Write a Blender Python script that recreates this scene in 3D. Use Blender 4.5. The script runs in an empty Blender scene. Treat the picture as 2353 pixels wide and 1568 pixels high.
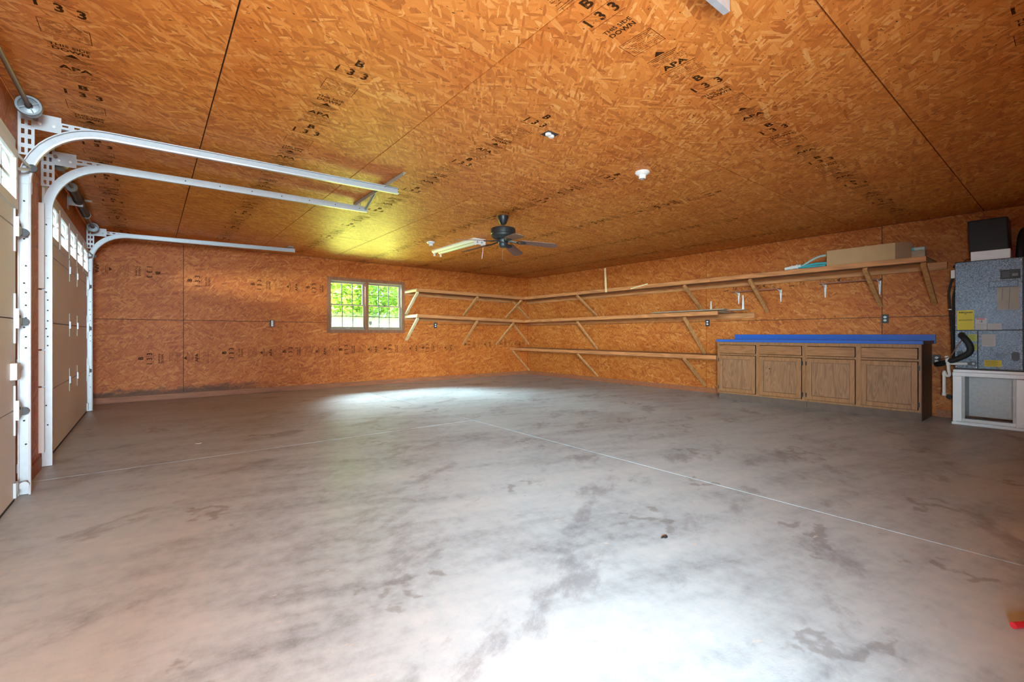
import bpy, bmesh, math, random
from mathutils import Vector, Matrix
random.seed(7)
PI = math.pi
scene = bpy.context.scene
COL = scene.collection

# ------------------------------------------------------------------ camera
CAM_H = 1.0141
cam_d = bpy.data.cameras.new('camera')
cam = bpy.data.objects.new('camera', cam_d)
COL.objects.link(cam)
cam.location = (0, 0, CAM_H)
cam.rotation_euler = (PI / 2, 0, -0.6706)
cam_d.sensor_width = 36.0
cam_d.lens = 1044.73 / 2353 * 36.0
cam_d.shift_x = (1176.5 - 1172.19) / 2353
cam_d.shift_y = -(784.0 - 769.38) / 2353
cam_d.clip_start = 0.02
scene.camera = cam

# ------------------------------------------------------------------ world, sun, daylight
scene.view_settings.view_transform = 'Standard'
scene.view_settings.look = 'None'
scene.view_settings.gamma = 1.0
scene.view_settings.exposure = 0.70
scene.view_settings.use_curve_mapping = False
world = bpy.data.worlds.new('sky')
scene.world = world
world.use_nodes = True
bg = world.node_tree.nodes['Background']
bg.inputs[0].default_value = (0.86, 0.93, 1.0, 1)
bg.inputs[1].default_value = 1.2


def lamp(name, kind, loc, target, power, color=(1, 1, 1), sx=1, sy=1, spread=None, angle=None):
    d = bpy.data.lights.new(name, kind)
    d.energy = power
    d.color = color
    if kind == 'AREA':
        d.shape = 'RECTANGLE'
        d.size = sx
        d.size_y = sy
        if spread:
            d.spread = spread
    if angle is not None:
        d.angle = angle
    o = bpy.data.objects.new(name, d)
    COL.objects.link(o)
    o.location = loc
    o.rotation_euler = (Vector(target) - Vector(loc)).to_track_quat('-Z', 'Y').to_euler()
    return o


lamp('sun', 'SUN', (8, -4, 12), (2, 0, 0), 4.0, (1, 0.95, 0.86), angle=0.01)
# broad sky in front of the open third door bay (left wall, behind the camera)
lamp('open_sky', 'AREA', (-14.0, -9.5, 2.7), (3.5, 4.0, 0.9), 41000, (0.64, 0.90, 1.0), 26.0, 3.2)
# fill lamp added behind the camera, brightens left floor and back wall
lamp('rear_fill', 'AREA', (0.0, -9.5, 1.7), (1.2, 8.0, 0.8), 1700, (0.64, 0.885, 1.0), 3.0, 2.4)
# daylight thrown back up from the driveway in front of that bay
lamp('driveway_bounce', 'AREA', (-1.7, -1.7, 0.12), (1.9, 0.9, 2.5), 560, (0.84, 0.93, 1.0), 2.6, 1.6)
# sunlit lawn behind the back window, thrown up to the ceiling
lamp('lawn_bounce', 'AREA', (4.2, 12.2, 0.1), (3.3, 8.9, 1.6), 1300, (0.86, 1.0, 0.20), 5.0, 3.0)
# fill lamp added above the window view to brighten the back floor
lamp('back_window_fill', 'AREA', (2.0, 10.5, 3.7), (3.7, 8.6, 1.4), 4200, (0.80, 0.96, 1.0), 5.0, 2.2)

scene.cycles.use_denoising = True
scene.cycles.use_adaptive_sampling = True
scene.cycles.adaptive_threshold = 0.025
scene.cycles.max_bounces = 6
scene.cycles.diffuse_bounces = 4
scene.cycles.glossy_bounces = 3
scene.cycles.transmission_bounces = 6
scene.cycles.transparent_max_bounces = 12
scene.cycles.caustics_reflective = False
scene.cycles.caustics_refractive = False
scene.cycles.sample_clamp_indirect = 6.0

# ------------------------------------------------------------------ room numbers
XL = -0.655          # inner face of the left (garage door) wall
W = 7.648            # right wall
L = 8.917            # back wall
H = 2.463            # ceiling
F = 2.4384
SEAM = 1.244         # horizontal sheet joint on the walls


# ------------------------------------------------------------------ material helpers
def srgb(r, g, b):
    def c(v):
        v /= 255.0
        return v / 12.92 if v <= 0.04045 else ((v + 0.055) / 1.055) ** 2.4
    return (c(r), c(g), c(b), 1.0)


class NT:
    def __init__(self, name):
        self.mat = bpy.data.materials.new(name)
        self.mat.use_nodes = True
        self.nt = self.mat.node_tree
        self.nt.nodes.clear()
        self.out = self.nt.nodes.new('ShaderNodeOutputMaterial')

    def n(self, typ, inputs=None, **props):
        nd = self.nt.nodes.new('ShaderNode' + typ)
        for k, v in props.items():
            setattr(nd, k, v)
        for k, v in (inputs or {}).items():
            s = nd.inputs[k]
            if isinstance(v, bpy.types.NodeSocket):
                self.nt.links.new(v, s)
            else:
                s.default_value = v
        return nd

    def math(self, op, a, b=0.0, c=None):
        d = {0: a, 1: b}
        if c is not None:
            d[2] = c
        return self.n('Math', d, operation=op).outputs[0]

    def mix(self, fac, a, b, blend='MIX'):
        nd = self.n('Mix', {0: fac, 6: a, 7: b}, data_type='RGBA', blend_type=blend)
        return nd.outputs[2]

    def mixf(self, fac, a, b):
        return self.n('Mix', {0: fac, 2: a, 3: b}, data_type='FLOAT').outputs[0]

    def ramp(self, fac, stops):
        nd = self.n('ValToRGB', {0: fac})
        el = nd.color_ramp.elements
        while len(el) < len(stops):
            el.new(0.5)
        for e, (p, c) in zip(el, stops):
            e.position = p
            e.color = c if len(c) == 4 else (*c, 1)
        return nd.outputs[0]

    def smooth(self, v, a, b):
        nd = self.n('MapRange', {0: v, 1: a, 2: b, 3: 0.0, 4: 1.0}, interpolation_type='SMOOTHSTEP')
        return nd.outputs[0]

    def noise(self, vec, scale, detail=3.0, rough=0.5, dims='3D'):
        return self.n('TexNoise', {'Vector': vec, 'Scale': scale, 'Detail': detail, 'Roughness': rough},
                      noise_dimensions=dims).outputs[0]

    def pos(self):
        return self.n('NewGeometry').outputs['Position']

    def scaled(self, vec, s):
        return self.n('VectorMath', {0: vec, 1: s}, operation='MULTIPLY').outputs[0]

    def bsdf(self, **kw):
        b = self.n('BsdfPrincipled', {k.replace('_', ' '): v for k, v in kw.items()})
        self.nt.links.new(b.outputs[0], self.out.inputs[0])
        return b

    def bump(self, height, strength, dist):
        return self.n('Bump', {'Height': height, 'Strength': strength, 'Distance': dist}).outputs[0]


def plain(name, col, rough=0.5, metal=0.0, spec=0.5, var=0.06, scale=9.0):
    m = NT(name)
    f = m.noise(m.pos(), scale, 4.0)
    c = m.mix(f, tuple(max(0, x * (1 - var * 2)) for x in col[:3]) + (1,),
              tuple(min(1, x * (1 + var * 2)) for x in col[:3]) + (1,))
    m.bsdf(Base_Color=c, Roughness=rough, Metallic=metal, Specular_IOR_Level=spec)
    return m.mat


def osb(name, ax, dark=1.0, stain=False, red=0.0):
    """oriented strand board: layered long flakes laid over each other"""
    m = NT(name)
    pos = m.pos()
    sp = m.n('SeparateXYZ', {0: pos})
    rnd = m.n('ObjectInfo').outputs['Random']
    off = m.math('MULTIPLY', rnd, 37.0)
    a = m.math('ADD', sp.outputs[ax[0]], off)
    b = m.math('ADD', sp.outputs[ax[1]], off)
    p = m.n('CombineXYZ', {0: a, 1: b, 2: 0.0}).outputs[0]
    wn = m.n('TexNoise', {'Vector': p, 'Scale': 9.0, 'Detail': 2.0}, noise_dimensions='2D').outputs['Color']
    wv = m.n('VectorMath', {0: wn, 1: (0.5, 0.5, 0.5)}, operation='SUBTRACT').outputs[0]
    p = m.n('VectorMath', {0: wv, 1: (0.012, 0.012, 0.0), 2: p}, operation='MULTIPLY_ADD').outputs[0]
    layers = [(0.15, 0.15, 0.045, 0.0), (1.35, 0.12, 0.034, 0.45), (-0.75, 0.13, 0.028, 0.5),
              (0.60, 0.11, 0.020, 0.52), (-0.18, 0.15, 0.030, 0.55), (2.2, 0.07, 0.013, 0.70)]
    tone = None
    edge = None
    for ang, ln, wd, thr in layers:
        r = m.n('VectorRotate', {'Vector': p, 'Angle': ang}, rotation_type='Z_AXIS').outputs[0]
        q = m.scaled(r, (1 / ln, 1 / wd, 1))
        v = m.n('TexVoronoi', {'Vector': q, 'Scale': 1.0}, voronoi_dimensions='2D', feature='F1')
        sc = m.n('SeparateColor', {0: v.outputs['Color']})
        val = sc.outputs[0]
        e = m.smooth(v.outputs['Distance'], 0.48, 0.85)
        if tone is None:
            tone, edge, dirn = val, e, r
        else:
            mask = m.math('MULTIPLY', m.math('GREATER_THAN', sc.outputs[1], thr),
                          m.math('LESS_THAN', v.outputs['Distance'], 0.62))
            tone = m.mixf(mask, tone, val)
            edge = m.mixf(mask, edge, e)
            dirn = m.n('Mix', {0: mask, 4: dirn, 5: r}, data_type='VECTOR').outputs[1]
    grain = m.noise(m.scaled(dirn, (14, 330, 1)), 1.0, 1.0, dims='2D')
    tone = m.math('MULTIPLY_ADD', grain, 0.30, m.math('MULTIPLY_ADD', tone, 0.78, -0.03))
    d = dark
    col = m.ramp(tone, [(0.0, (0.36 * d, 0.108 * d, 0.020 * d)), (0.18, (0.53 * d, 0.185 * d, 0.034 * d)),
                        (0.45, (0.66 * d, 0.258 * d, 0.048 * d)), (0.72, (0.75 * d, 0.322 * d, 0.068 * d)),
                        (0.90, (0.82 * d, 0.45 * d, 0.14 * d)), (1.0, (0.90 * d, 0.58 * d, 0.24 * d))])
    col = m.mix(m.math('MULTIPLY', edge, 0.28), col, (0.30 * d, 0.10 * d, 0.022 * d, 1))
    big = m.noise(p, 1.1, 3.0, dims='2D')
    col = m.mix(m.smooth(big, 0.40, 0.72), col, (0.92, 0.82, 0.74, 1), 'MULTIPLY')
    sp2 = m.noise(m.scaled(p, (30, 70, 1)), 1.0, 2.0, dims='2D')
    col = m.mix(1.0, col, (1.04, 0.87, 0.80, 1), 'MULTIPLY')
    col = m.mix(m.smooth(sp2, 0.73, 0.79), col, (0.07, 0.025, 0.008, 1))
    if red:
        col = m.mix(red, col, (1.0, 0.72, 0.55, 1), 'MULTIPLY')
    if stain:
        z = sp.outputs[2]
        x = sp.outputs[0]
        jag = m.noise(m.scaled(p, (5.0, 11.0, 1)), 1.0, 5.0, 0.6, '2D')
        line = m.math('ADD', z, m.math('MULTIPLY', m.math('SUBTRACT', jag, 0.5), -0.22))
        f = m.math('MULTIPLY', m.math('SUBTRACT', 1.0, m.smooth(line, 0.13, 0.22)),
                   m.math('SUBTRACT', 1.0, m.smooth(x, 0.9, 2.0)))
        col = m.mix(m.math('MULTIPLY', f, 0.8), col, (0.045, 0.020, 0.010, 1))
    bp = m.bump(m.math('SUBTRACT', tone, m.math('MULTIPLY', edge, 0.4)), 0.14, 0.003)
    m.bsdf(Base_Color=col, Roughness=0.55, Specular_IOR_Level=0.35, Normal=bp)
    return m.mat


def wood(name, axis, base, vary=0.35, rough=0.55, scale=1.0, contrast=1.0):
    """sawn lumber / oak: grain drawn out along one world axis"""
    m = NT(name)
    off = m.math('MULTIPLY', m.n('ObjectInfo').outputs['Random'], 23.0)
    p = m.n('VectorMath', {0: m.pos(), 1: m.n('CombineXYZ', {0: off, 1: off, 2: off}).outputs[0]},
            operation='ADD').outputs[0]
    s = [26 * scale] * 3
    s[axis] = 2.0 * scale
    g = m.noise(m.scaled(p, tuple(s)), 1.0, 3.0, 0.55)
    s2 = [7 * scale] * 3
    s2[axis] = 0.9 * scale
    wv = m.noise(m.scaled(p, tuple(s2)), 1.0, 2.0)
    ring = m.math('FRACT', m.math('MULTIPLY', wv, 7.0 * contrast))
    ring = m.math('ABSOLUTE', m.math('SUBTRACT', ring, 0.5))
    f = m.math('MULTIPLY_ADD', g, 0.6, m.math('MULTIPLY', ring, 0.8))
    lo = tuple(c * (1 - vary) for c in base[:3]) + (1,)
    hi = tuple(min(1, c * (1 + vary * 0.8)) for c in base[:3]) + (1,)
    col = m.ramp(f, [(0.15, lo), (0.5, base), (0.85, hi)])
    m.bsdf(Base_Color=col, Roughness=rough, Specular_IOR_Level=0.4, Normal=m.bump(f, 0.12, 0.002))
    return m.mat


def concrete(name):
    m = NT(name)
    p = m.pos()
    sp = m.n('SeparateXYZ', {0: p})
    x, y = sp.outputs[0], sp.outputs[1]
    rot = m.n('VectorRotate', {'Vector': p, 'Angle': 0.25}, rotation_type='Z_AXIS').outputs[0]
    streak = m.noise(m.scaled(rot, (1.1, 4.5, 1)), 1.0, 6.0, 0.62, '2D')
    cloud = m.noise(p, 0.75, 5.0, 0.6, '2D')
    fine = m.noise(p, 14.0, 6.0, 0.65, '2D')
    grit = m.noise(p, 120.0, 2.0, 0.6, '2D')
    v = m.math('MULTIPLY_ADD', streak, 0.40, m.math('MULTIPLY_ADD', cloud, 0.35, m.math('MULTIPLY', fine, 0.25)))
    col = m.ramp(v, [(0.31, (0.245, 0.295, 0.335)), (0.42, (0.44, 0.54, 0.60)), (0.51, (0.56, 0.68, 0.745)),
                     (0.63, (0.66, 0.76, 0.81))])
    # old oil and tyre marks: dark, drawn out, patchy
    rot2 = m.n('VectorRotate', {'Vector': p, 'Angle': -0.5}, rotation_type='Z_AXIS').outputs[0]
    st = m.noise(m.scaled(rot2, (1.3, 2.6, 1)), 1.0, 7.0, 0.68, '2D')
    col = m.mix(m.math('MULTIPLY', m.smooth(st, 0.555, 0.72), 0.6), col, (0.22, 0.245, 0.29, 1))
    blot = m.n('TexVoronoi', {'Vector': m.n('VectorMath', {0: m.scaled(p, (1, 1, 0)), 1: m.n('TexNoise', {'Vector': p, 'Scale': 6.0, 'Detail': 4.0}).outputs['Color']}, operation='ADD').outputs[0],
                              'Scale': 1.15}, voronoi_dimensions='2D')
    bm_ = m.math('MULTIPLY', m.math('SUBTRACT', 1.0, m.smooth(blot.outputs['Distance'], 0.05, 0.13)),
                 m.math('GREATER_THAN', m.n('SeparateColor', {0: blot.outputs['Color']}).outputs[0], 0.5))
    col = m.mix(m.math('MULTIPLY', bm_, 0.5), col, (0.19, 0.19, 0.20, 1))
    # browner tint towards the back-left of the slab
    br = m.math('MULTIPLY', m.math('SUBTRACT', 1.0, m.smooth(x, 0.6, 3.0)), m.smooth(y, 4.2, 7.6))
    br = m.math('MULTIPLY', br, m.math('MULTIPLY_ADD', cloud, 1.0, 0.2))
    col = m.mix(m.math('MULTIPLY', br, 0.7), col, (0.33, 0.26, 0.20, 1))
    # pale chips
    col = m.mix(m.smooth(m.noise(m.scaled(rot, (5, 16, 1)), 1.0, 4.0, 0.7, '2D'), 0.70, 0.76), col, (0.70, 0.70, 0.69, 1))
    col = m.mix(m.math('MULTIPLY', m.smooth(grit, 0.55, 0.75), 0.18), col, (0.75, 0.75, 0.75, 1))
    ro = m.math('MULTIPLY_ADD', cloud, 0.45, 0.20)
    m.bsdf(Base_Color=col, Roughness=ro, Specular_IOR_Level=0.4,
           Normal=m.bump(m.math('ADD', fine, m.math('MULTIPLY', grit, 0.4)), 0.10, 0.004))
    return m.mat


def ink(name):
    m = NT(name)
    p = m.pos()
    f = m.smooth(m.noise(p, 60.0, 3.0, 0.7), 0.26, 0.44)
    f = m.math('MULTIPLY', f, m.smooth(m.noise(p, 3.0, 2.0), 0.15, 0.34))
    t = m.n('BsdfTransparent')
    d = m.n('BsdfDiffuse', {0: (0.035, 0.018, 0.010, 1)})
    x = m.n('MixShader', {0: m.math('MULTIPLY', f, 0.80), 1: t.outputs[0], 2: d.outputs[0]})
    m.nt.links.new(x.outputs[0], m.out.inputs[0])
    return m.mat


def glass(name, haze=0.0):
    m = NT(name)
    t = m.n('BsdfTransparent', {0: (0.96, 0.98, 0.97, 1)})
    g = m.n('BsdfGlossy', {0: (1, 1, 1, 1), 1: 0.03})
    fr = m.n('Fresnel', {0: 1.35}).outputs[0]
    x = m.n('MixShader', {0: fr, 1: t.outputs[0], 2: g.outputs[0]})
    if haze:
        tr = m.n('BsdfTranslucent', {0: (0.92, 0.96, 0.95, 1)})
        z = m.n('SeparateXYZ', {0: m.pos()}).outputs[2]
        dirt = m.noise(m.pos(), 30.0, 4.0, 0.7)
        f = m.math('MULTIPLY', m.math('SUBTRACT', 1.0, m.smooth(z, 1.16, 1.50)),
                   m.math('MULTIPLY_ADD', dirt, 0.07, haze))
        x = m.n('MixShader', {0: f, 1: x.outputs[0], 2: tr.outputs[0]})
    m.nt.links.new(x.outputs[0], m.out.inputs[0])
    return m.mat


def leafmat(name, c1, c2):
    m = NT(name)
    f = m.noise(m.pos(), 2.2, 3.0)
    col = m.mix(m.smooth(f, 0.3, 0.7), c1, c2)
    d = m.n('BsdfDiffuse', {0: col})
    t = m.n('BsdfTranslucent', {0: col})
    x = m.n('MixShader', {0: 0.5, 1: d.outputs[0], 2: t.outputs[0]})
    m.nt.links.new(x.outputs[0], m.out.inputs[0])
    return m.mat


def speckled_steel(name):
    m = NT(name)
    p = m.pos()
    s = m.n('TexVoronoi', {'Vector': p, 'Scale': 170.0}).outputs['Color']
    v = m.n('SeparateColor', {0: s}).outputs[0]
    col = m.ramp(v, [(0.1, (0.075, 0.105, 0.145)), (0.6, (0.13, 0.175, 0.23)), (0.95, (0.28, 0.35, 0.43))])
    m.bsdf(Base_Color=col, Roughness=m.math('MULTIPLY_ADD', v, 0.3, 0.22), Metallic=0.65, Specular_IOR_Level=0.6,
           Normal=m.bump(v, 0.5, 0.0015))
    return m.mat


M = {}
M['osb_ceiling'] = osb('osb_ceiling', (0, 1), 1.0)
M['osb_back'] = osb('osb_back', (0, 2), 0.74, stain=True, red=0.75)
M['osb_right'] = osb('osb_right', (1, 2), 0.73, red=0.55)
M['osb_left'] = osb('osb_left', (1, 2), 0.70, red=0.6)
M['joint'] = plain('dark_joint', (0.035, 0.022, 0.016, 1), 0.9)
M['concrete'] = concrete('concrete')
M['joint_floor'] = plain('slab_joint', (0.30, 0.32, 0.33, 1), 0.9)
M['ink'] = ink('mill_ink')
M['pine_y'] = wood('pine_along_y', 1, (0.54, 0.215, 0.075, 1))
M['pine_x'] = wood('pine_along_x', 0, (0.50, 0.20, 0.072, 1))
M['pine_z'] = wood('pine_braces', 2, (0.56, 0.255, 0.092, 1))
M['pine_pale_or_lit'] = wood('pale_or_window_lit_pine', 2, (0.74, 0.56, 0.30, 1), 0.2)  # real pale sticks, and window light painted on the shelf end pieces
M['ply'] = wood('dusty_plywood', 1, (0.34, 0.24, 0.16, 1), 0.3)
M['baseboard'] = wood('stained_baseboard', 0, (0.33, 0.115, 0.05, 1), 0.25)
M['casing'] = wood('window_casing', 2, (0.26, 0.10, 0.047, 1), 0.22)
M['mahogany'] = wood('red_brown_board', 1, (0.36, 0.13, 0.07, 1), 0.25)
M['oak_v'] = wood('oak_upright_grain', 2, (0.34, 0.155, 0.064, 1), 0.30, 0.42, 1.5, 1.6)
M['oak_panel'] = wood('oak_panel_grain', 2, (0.31, 0.15, 0.072, 1), 0.40, 0.5, 1.1, 2.2)
M['oak_h'] = wood('oak_level_grain', 1, (0.34, 0.15, 0.06, 1), 0.30, 0.42, 1.5)
M['oak_dark'] = wood('dark_cabinet_side', 2, (0.115, 0.062, 0.034, 1), 0.3, 0.5)
M['kick'] = plain('toe_kick', (0.15, 0.095, 0.07, 1), 0.8, var=0.15)
M['sash'] = plain('taupe_sash', (0.30, 0.235, 0.165, 1), 0.45)
M['muntin'] = plain('dark_muntin', (0.035, 0.04, 0.035, 1), 0.5)
M['glass'] = glass('window_glass')
M['glass_haze'] = glass('hazed_window_glass', 0.015)
M['galv'] = plain('galvanised_steel', (0.54, 0.57, 0.60, 1), 0.38, 0.3, var=0.05, scale=25)
M['galv_dark'] = plain('dull_zinc', (0.46, 0.45, 0.40, 1), 0.5, 0.4)
M['hole'] = plain('bolt_hole', (0.03, 0.03, 0.035, 1), 0.8)
M['door'] = plain('almond_door_paint', (0.76, 0.77, 0.75, 1), 0.45, var=0.03, scale=2)
M['white'] = plain('white_plastic', (0.82, 0.82, 0.80, 1), 0.4, var=0.02)
M['rubber'] = plain('black_rubber', (0.018, 0.018, 0.020, 1), 0.7)
M['black'] = plain('matte_black', (0.022, 0.024, 0.027, 1), 0.45)
M['bronze'] = plain('dark_bronze', (0.030, 0.031, 0.033, 1), 0.4, 0.4)
M['shaft'] = plain('rusty_shaft', (0.22, 0.14, 0.10, 1), 0.5, 0.5)
M['drum'] = plain('grey_drum', (0.27, 0.31, 0.34, 1), 0.4, 0.5)
M['blade'] = wood('walnut_blade', 0, (0.17, 0.075, 0.052, 1), 0.2)
M['blade_edge'] = plain('pale_blade_edge', (0.42, 0.30, 0.22, 1), 0.5)
M['blue'] = plain('blue_laminate', (0.032, 0.125, 0.48, 1), 0.3, var=0.03)
M['blue_edge'] = plain('dark_laminate_edge', (0.018, 0.030, 0.11, 1), 0.4)
M['card'] = plain('cardboard', (0.50, 0.30, 0.145, 1), 0.8, var=0.04)
M['card_dark'] = plain('cardboard_flap', (0.27, 0.135, 0.07, 1), 0.8)
M['teal'] = plain('teal_hose', (0.07, 0.42, 0.46, 1), 0.4)
M['paleteal'] = plain('pale_teal_hose', (0.40, 0.56, 0.53, 1), 0.4)
M['pipegrey'] = plain('pale_grey_pipe', (0.48, 0.52, 0.54, 1), 0.4)
M['steel'] = speckled_steel('speckled_grey_steel')
M['duct'] = plain('black_duct', (0.025, 0.03, 0.038, 1), 0.32, 0.3)
M['trimblack'] = plain('dark_cabinet_trim', (0.016, 0.019, 0.024, 1), 0.4)
M['foil'] = plain('white_foil', (0.84, 0.88, 0.92, 1), 0.35, 0.15, var=0.03)
M['sheet'] = plain('sheet_metal', (0.50, 0.53, 0.55, 1), 0.33, 0.6)
M['filter'] = plain('inner_sheet_metal', (0.34, 0.34, 0.34, 1), 0.36, 0.5, var=0.1, scale=30)
M['yellow'] = plain('yellow_label', (0.80, 0.62, 0.015, 1), 0.5, var=0.02)
M['lime'] = plain('yellow_green_label', (0.52, 0.56, 0.06, 1), 0.5)
M['paper'] = plain('paper_label', (0.66, 0.67, 0.67, 1), 0.6, var=0.03)
M['oldpaper'] = plain('stained_paper', (0.56, 0.55, 0.50, 1), 0.7, var=0.08)
M['print'] = plain('black_print', (0.03, 0.03, 0.03, 1), 0.7)
M['greyprint'] = plain('grey_print', (0.30, 0.30, 0.30, 1), 0.7)
M['redprint'] = plain('red_print', (0.75, 0.12, 0.12, 1), 0.6)
M['pvc'] = plain('white_pvc', (0.80, 0.80, 0.78, 1), 0.35, var=0.03)
M['foam'] = plain('black_foam', (0.016, 0.019, 0.024, 1), 0.6)
M['copperwire'] = plain('brown_wire', (0.30, 0.16, 0.10, 1), 0.5)
M['redwire'] = plain('red_wire', (0.45, 0.05, 0.03, 1), 0.5)
M['red'] = plain('red_plastic', (0.62, 0.02, 0.03, 1), 0.35)
M['porcelain'] = plain('white_porcelain', (0.85, 0.85, 0.84, 1), 0.25, var=0.01)
M['grass'] = plain('lawn_green', (0.10, 0.20, 0.035, 1), 0.9, var=0.25, scale=3)
M['drive'] = plain('driveway', (0.50, 0.49, 0.46, 1), 0.9)
M['bark'] = plain('pale_bark', (0.55, 0.52, 0.44, 1), 0.9, var=0.15)
M['leaf_a'] = leafmat('leaf_yellow_green', (0.36, 0.55, 0.06, 1), (0.62, 0.74, 0.14, 1))
M['leaf_b'] = leafmat('leaf_mid_green', (0.16, 0.36, 0.05, 1), (0.40, 0.60, 0.12, 1))
M['backing'] = plain('outer_sheathing', (0.30, 0.27, 0.24, 1), 0.9)


# ------------------------------------------------------------------ object helpers
LOC = {}


def tag(o, label=None, cat=None, group=None, kind=None):
    if label:
        o['label'] = label
    if cat:
        o['category'] = cat
    if group:
        o['group'] = group
    if kind:
        o['kind'] = kind
    return o


def root(name, loc, label=None, cat=None, group=None, kind=None):
    o = bpy.data.objects.new(name, None)
    o.empty_display_size = 0.05
    COL.objects.link(o)
    o.location = loc
    LOC[o.name] = Vector(loc)
    return tag(o, label, cat, group, kind)


class MB:
    def __init__(self):
        self.v = []
        self.f = []
        self.sm = []

    def add(self, vs, fs, smooth=False):
        o = len(self.v)
        self.v += [tuple(v) for v in vs]
        for f in fs:
            self.f.append(tuple(i + o for i in f))
            self.sm.append(smooth)
        return self

    def box(self, x0, x1, y0, y1, z0, z1):
        vs = [(x, y, z) for z in (z0, z1) for y in (y0, y1) for x in (x0, x1)]
        return self.add(vs, [(0, 2, 3, 1), (4, 5, 7, 6), (0, 1, 5, 4), (2, 6, 7, 3), (0, 4, 6, 2), (1, 3, 7, 5)])

    def hexa(self, lo, hi):
        """two matching quads -> solid"""
        return self.add(list(lo) + list(hi), [(3, 2, 1, 0), (4, 5, 6, 7), (0, 1, 5, 4), (1, 2, 6, 5), (2, 3, 7, 6), (3, 0, 4, 7)])

    def beam(self, a, b, w, t, up=(0, 0, 1)):
        """rectangular stick from a to b: w across (side), t along the 'up' side"""
        a, b = Vector(a), Vector(b)
        d = (b - a).normalized()
        s = d.cross(Vector(up)).normalized()
        u = s.cross(d).normalized()
        s *= w / 2
        u *= t / 2
        return self.hexa([a - s - u, a + s - u, a + s + u, a - s + u], [b - s - u, b + s - u, b + s + u, b - s + u])

    def prism(self, pts, d):
        """planar polygon pushed along d"""
        n = len(pts)
        d = Vector(d)
        vs = [Vector(p) for p in pts] + [Vector(p) + d for p in pts]
        fs = [tuple(range(n))[::-1], tuple(range(n, 2 * n))]
        fs += [(i, (i + 1) % n, n + (i + 1) % n, n + i) for i in range(n)]
        return self.add(vs, fs)

    def cyl(self, a, b, r, n=12, r2=None):
        return self.tube([a, b], r, n, r2)

    def tube(self, pts, r, n=10, r2=None):
        pts = [Vector(p) for p in pts]
        m = len(pts)
        ring = []
        prev = None
        for i, p in enumerate(pts):
            d = (pts[min(i + 1, m - 1)] - pts[max(i - 1, 0)]).normalized()
            if prev is None:
                ref = Vector((0, 0, 1)) if abs(d.z) < 0.9 else Vector((1, 0, 0))
                s = d.cross(ref).normalized()
            else:
                s = (prev - d * prev.dot(d)).normalized()
            prev = s
            u = d.cross(s)
            rr = r if r2 is None else r + (r2 - r) * i / (m - 1)
            ring.append([p + (s * math.cos(2 * PI * k / n) + u * math.sin(2 * PI * k / n)) * rr for k in range(n)])
        vs = [v for rg in ring for v in rg]
        fs = []
        for i in range(m - 1):
            for k in range(n):
                fs.append((i * n + k, i * n + (k + 1) % n, (i + 1) * n + (k + 1) % n, (i + 1) * n + k))
        self.add(vs, fs, True)
        self.add(ring[0], [tuple(range(n))[::-1]])
        self.add(ring[-1], [tuple(range(n))])
        return self

    def lathe(self, c, prof, n=24, axis='z'):
        """profile of (radius, height) turned about an axis through c"""
        vs = []
        for r, h in prof:
            for k in range(n):
                a = 2 * PI * k / n
                if axis == 'z':
                    vs.append((c[0] + r * math.cos(a), c[1] + r * math.sin(a), c[2] + h))
                elif axis == 'y':
                    vs.append((c[0] + r * math.cos(a), c[1] + h, c[2] + r * math.sin(a)))
                else:
                    vs.append((c[0] + h, c[1] + r * math.cos(a), c[2] + r * math.sin(a)))
        fs = []
        for i in range(len(prof) - 1):
            for k in range(n):
                fs.append((i * n + k, i * n + (k + 1) % n, (i + 1) * n + (k + 1) % n, (i + 1) * n + k))
        self.add(vs, fs, True)
        return self

    def build(self, name, mat, parent=None, bevel=0, label=None, cat=None, group=None, kind=None, origin=None):
        me = bpy.data.meshes.new(name)
        off = LOC[parent.name] if parent else Vector(origin or (0, 0, 0))
        me.from_pydata([tuple(Vector(v) - off) for v in self.v], [], self.f)
        for p, s in zip(me.polygons, self.sm):
            p.use_smooth = s
        bm = bmesh.new()
        bm.from_mesh(me)
        bmesh.ops.recalc_face_normals(bm, faces=bm.faces)
        bm.to_mesh(me)
        bm.free()
        if any(self.sm):
            me.set_sharp_from_angle(angle=0.65)
        me.materials.append(mat)
        o = bpy.data.objects.new(name, me)
        COL.objects.link(o)
        if parent:
            o.parent = parent
        else:
            o.location = off
        LOC[o.name] = off
        if bevel:
            md = o.modifiers.new('bevel', 'BEVEL')
            md.width = bevel
            md.segments = 2
            md.limit_method = 'ANGLE'
        return tag(o, label, cat, group, kind)


def bend(pts, n=6):
    """smooth curve through the given points"""
    P = [Vector(p) for p in pts]
    P = [P[0] * 2 - P[1]] + P + [P[-1] * 2 - P[-2]]
    out = []
    for i in range(1, len(P) - 2):
        a, b, c, d = P[i - 1:i + 3]
        for k in range(n):
            t = k / n
            out.append(0.5 * (2 * b + (c - a) * t + (2 * a - 5 * b + 4 * c - d) * t * t + (3 * b - a - 3 * c + d) * t ** 3))
    out.append(P[-2])
    return out


def text_bm(body, size, extra=0.0):
    cu = bpy.data.curves.new('txt', 'FONT')
    cu.body = body
    cu.size = size
    cu.align_x = 'CENTER'
    cu.align_y = 'CENTER'
    cu.resolution_u = 2
    cu.offset = extra
    ob = bpy.data.objects.new('txt', cu)
    COL.objects.link(ob)
    dg = bpy.context.evaluated_depsgraph_get()
    me = bpy.data.meshes.new_from_object(ob.evaluated_get(dg))
    vs = [v.co.copy() for v in me.vertices]
    fs = [tuple(p.vertices) for p in me.polygons]
    bpy.data.objects.remove(ob)
    bpy.data.curves.remove(cu)
    bpy.data.meshes.remove(me)
    return vs, fs


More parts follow.
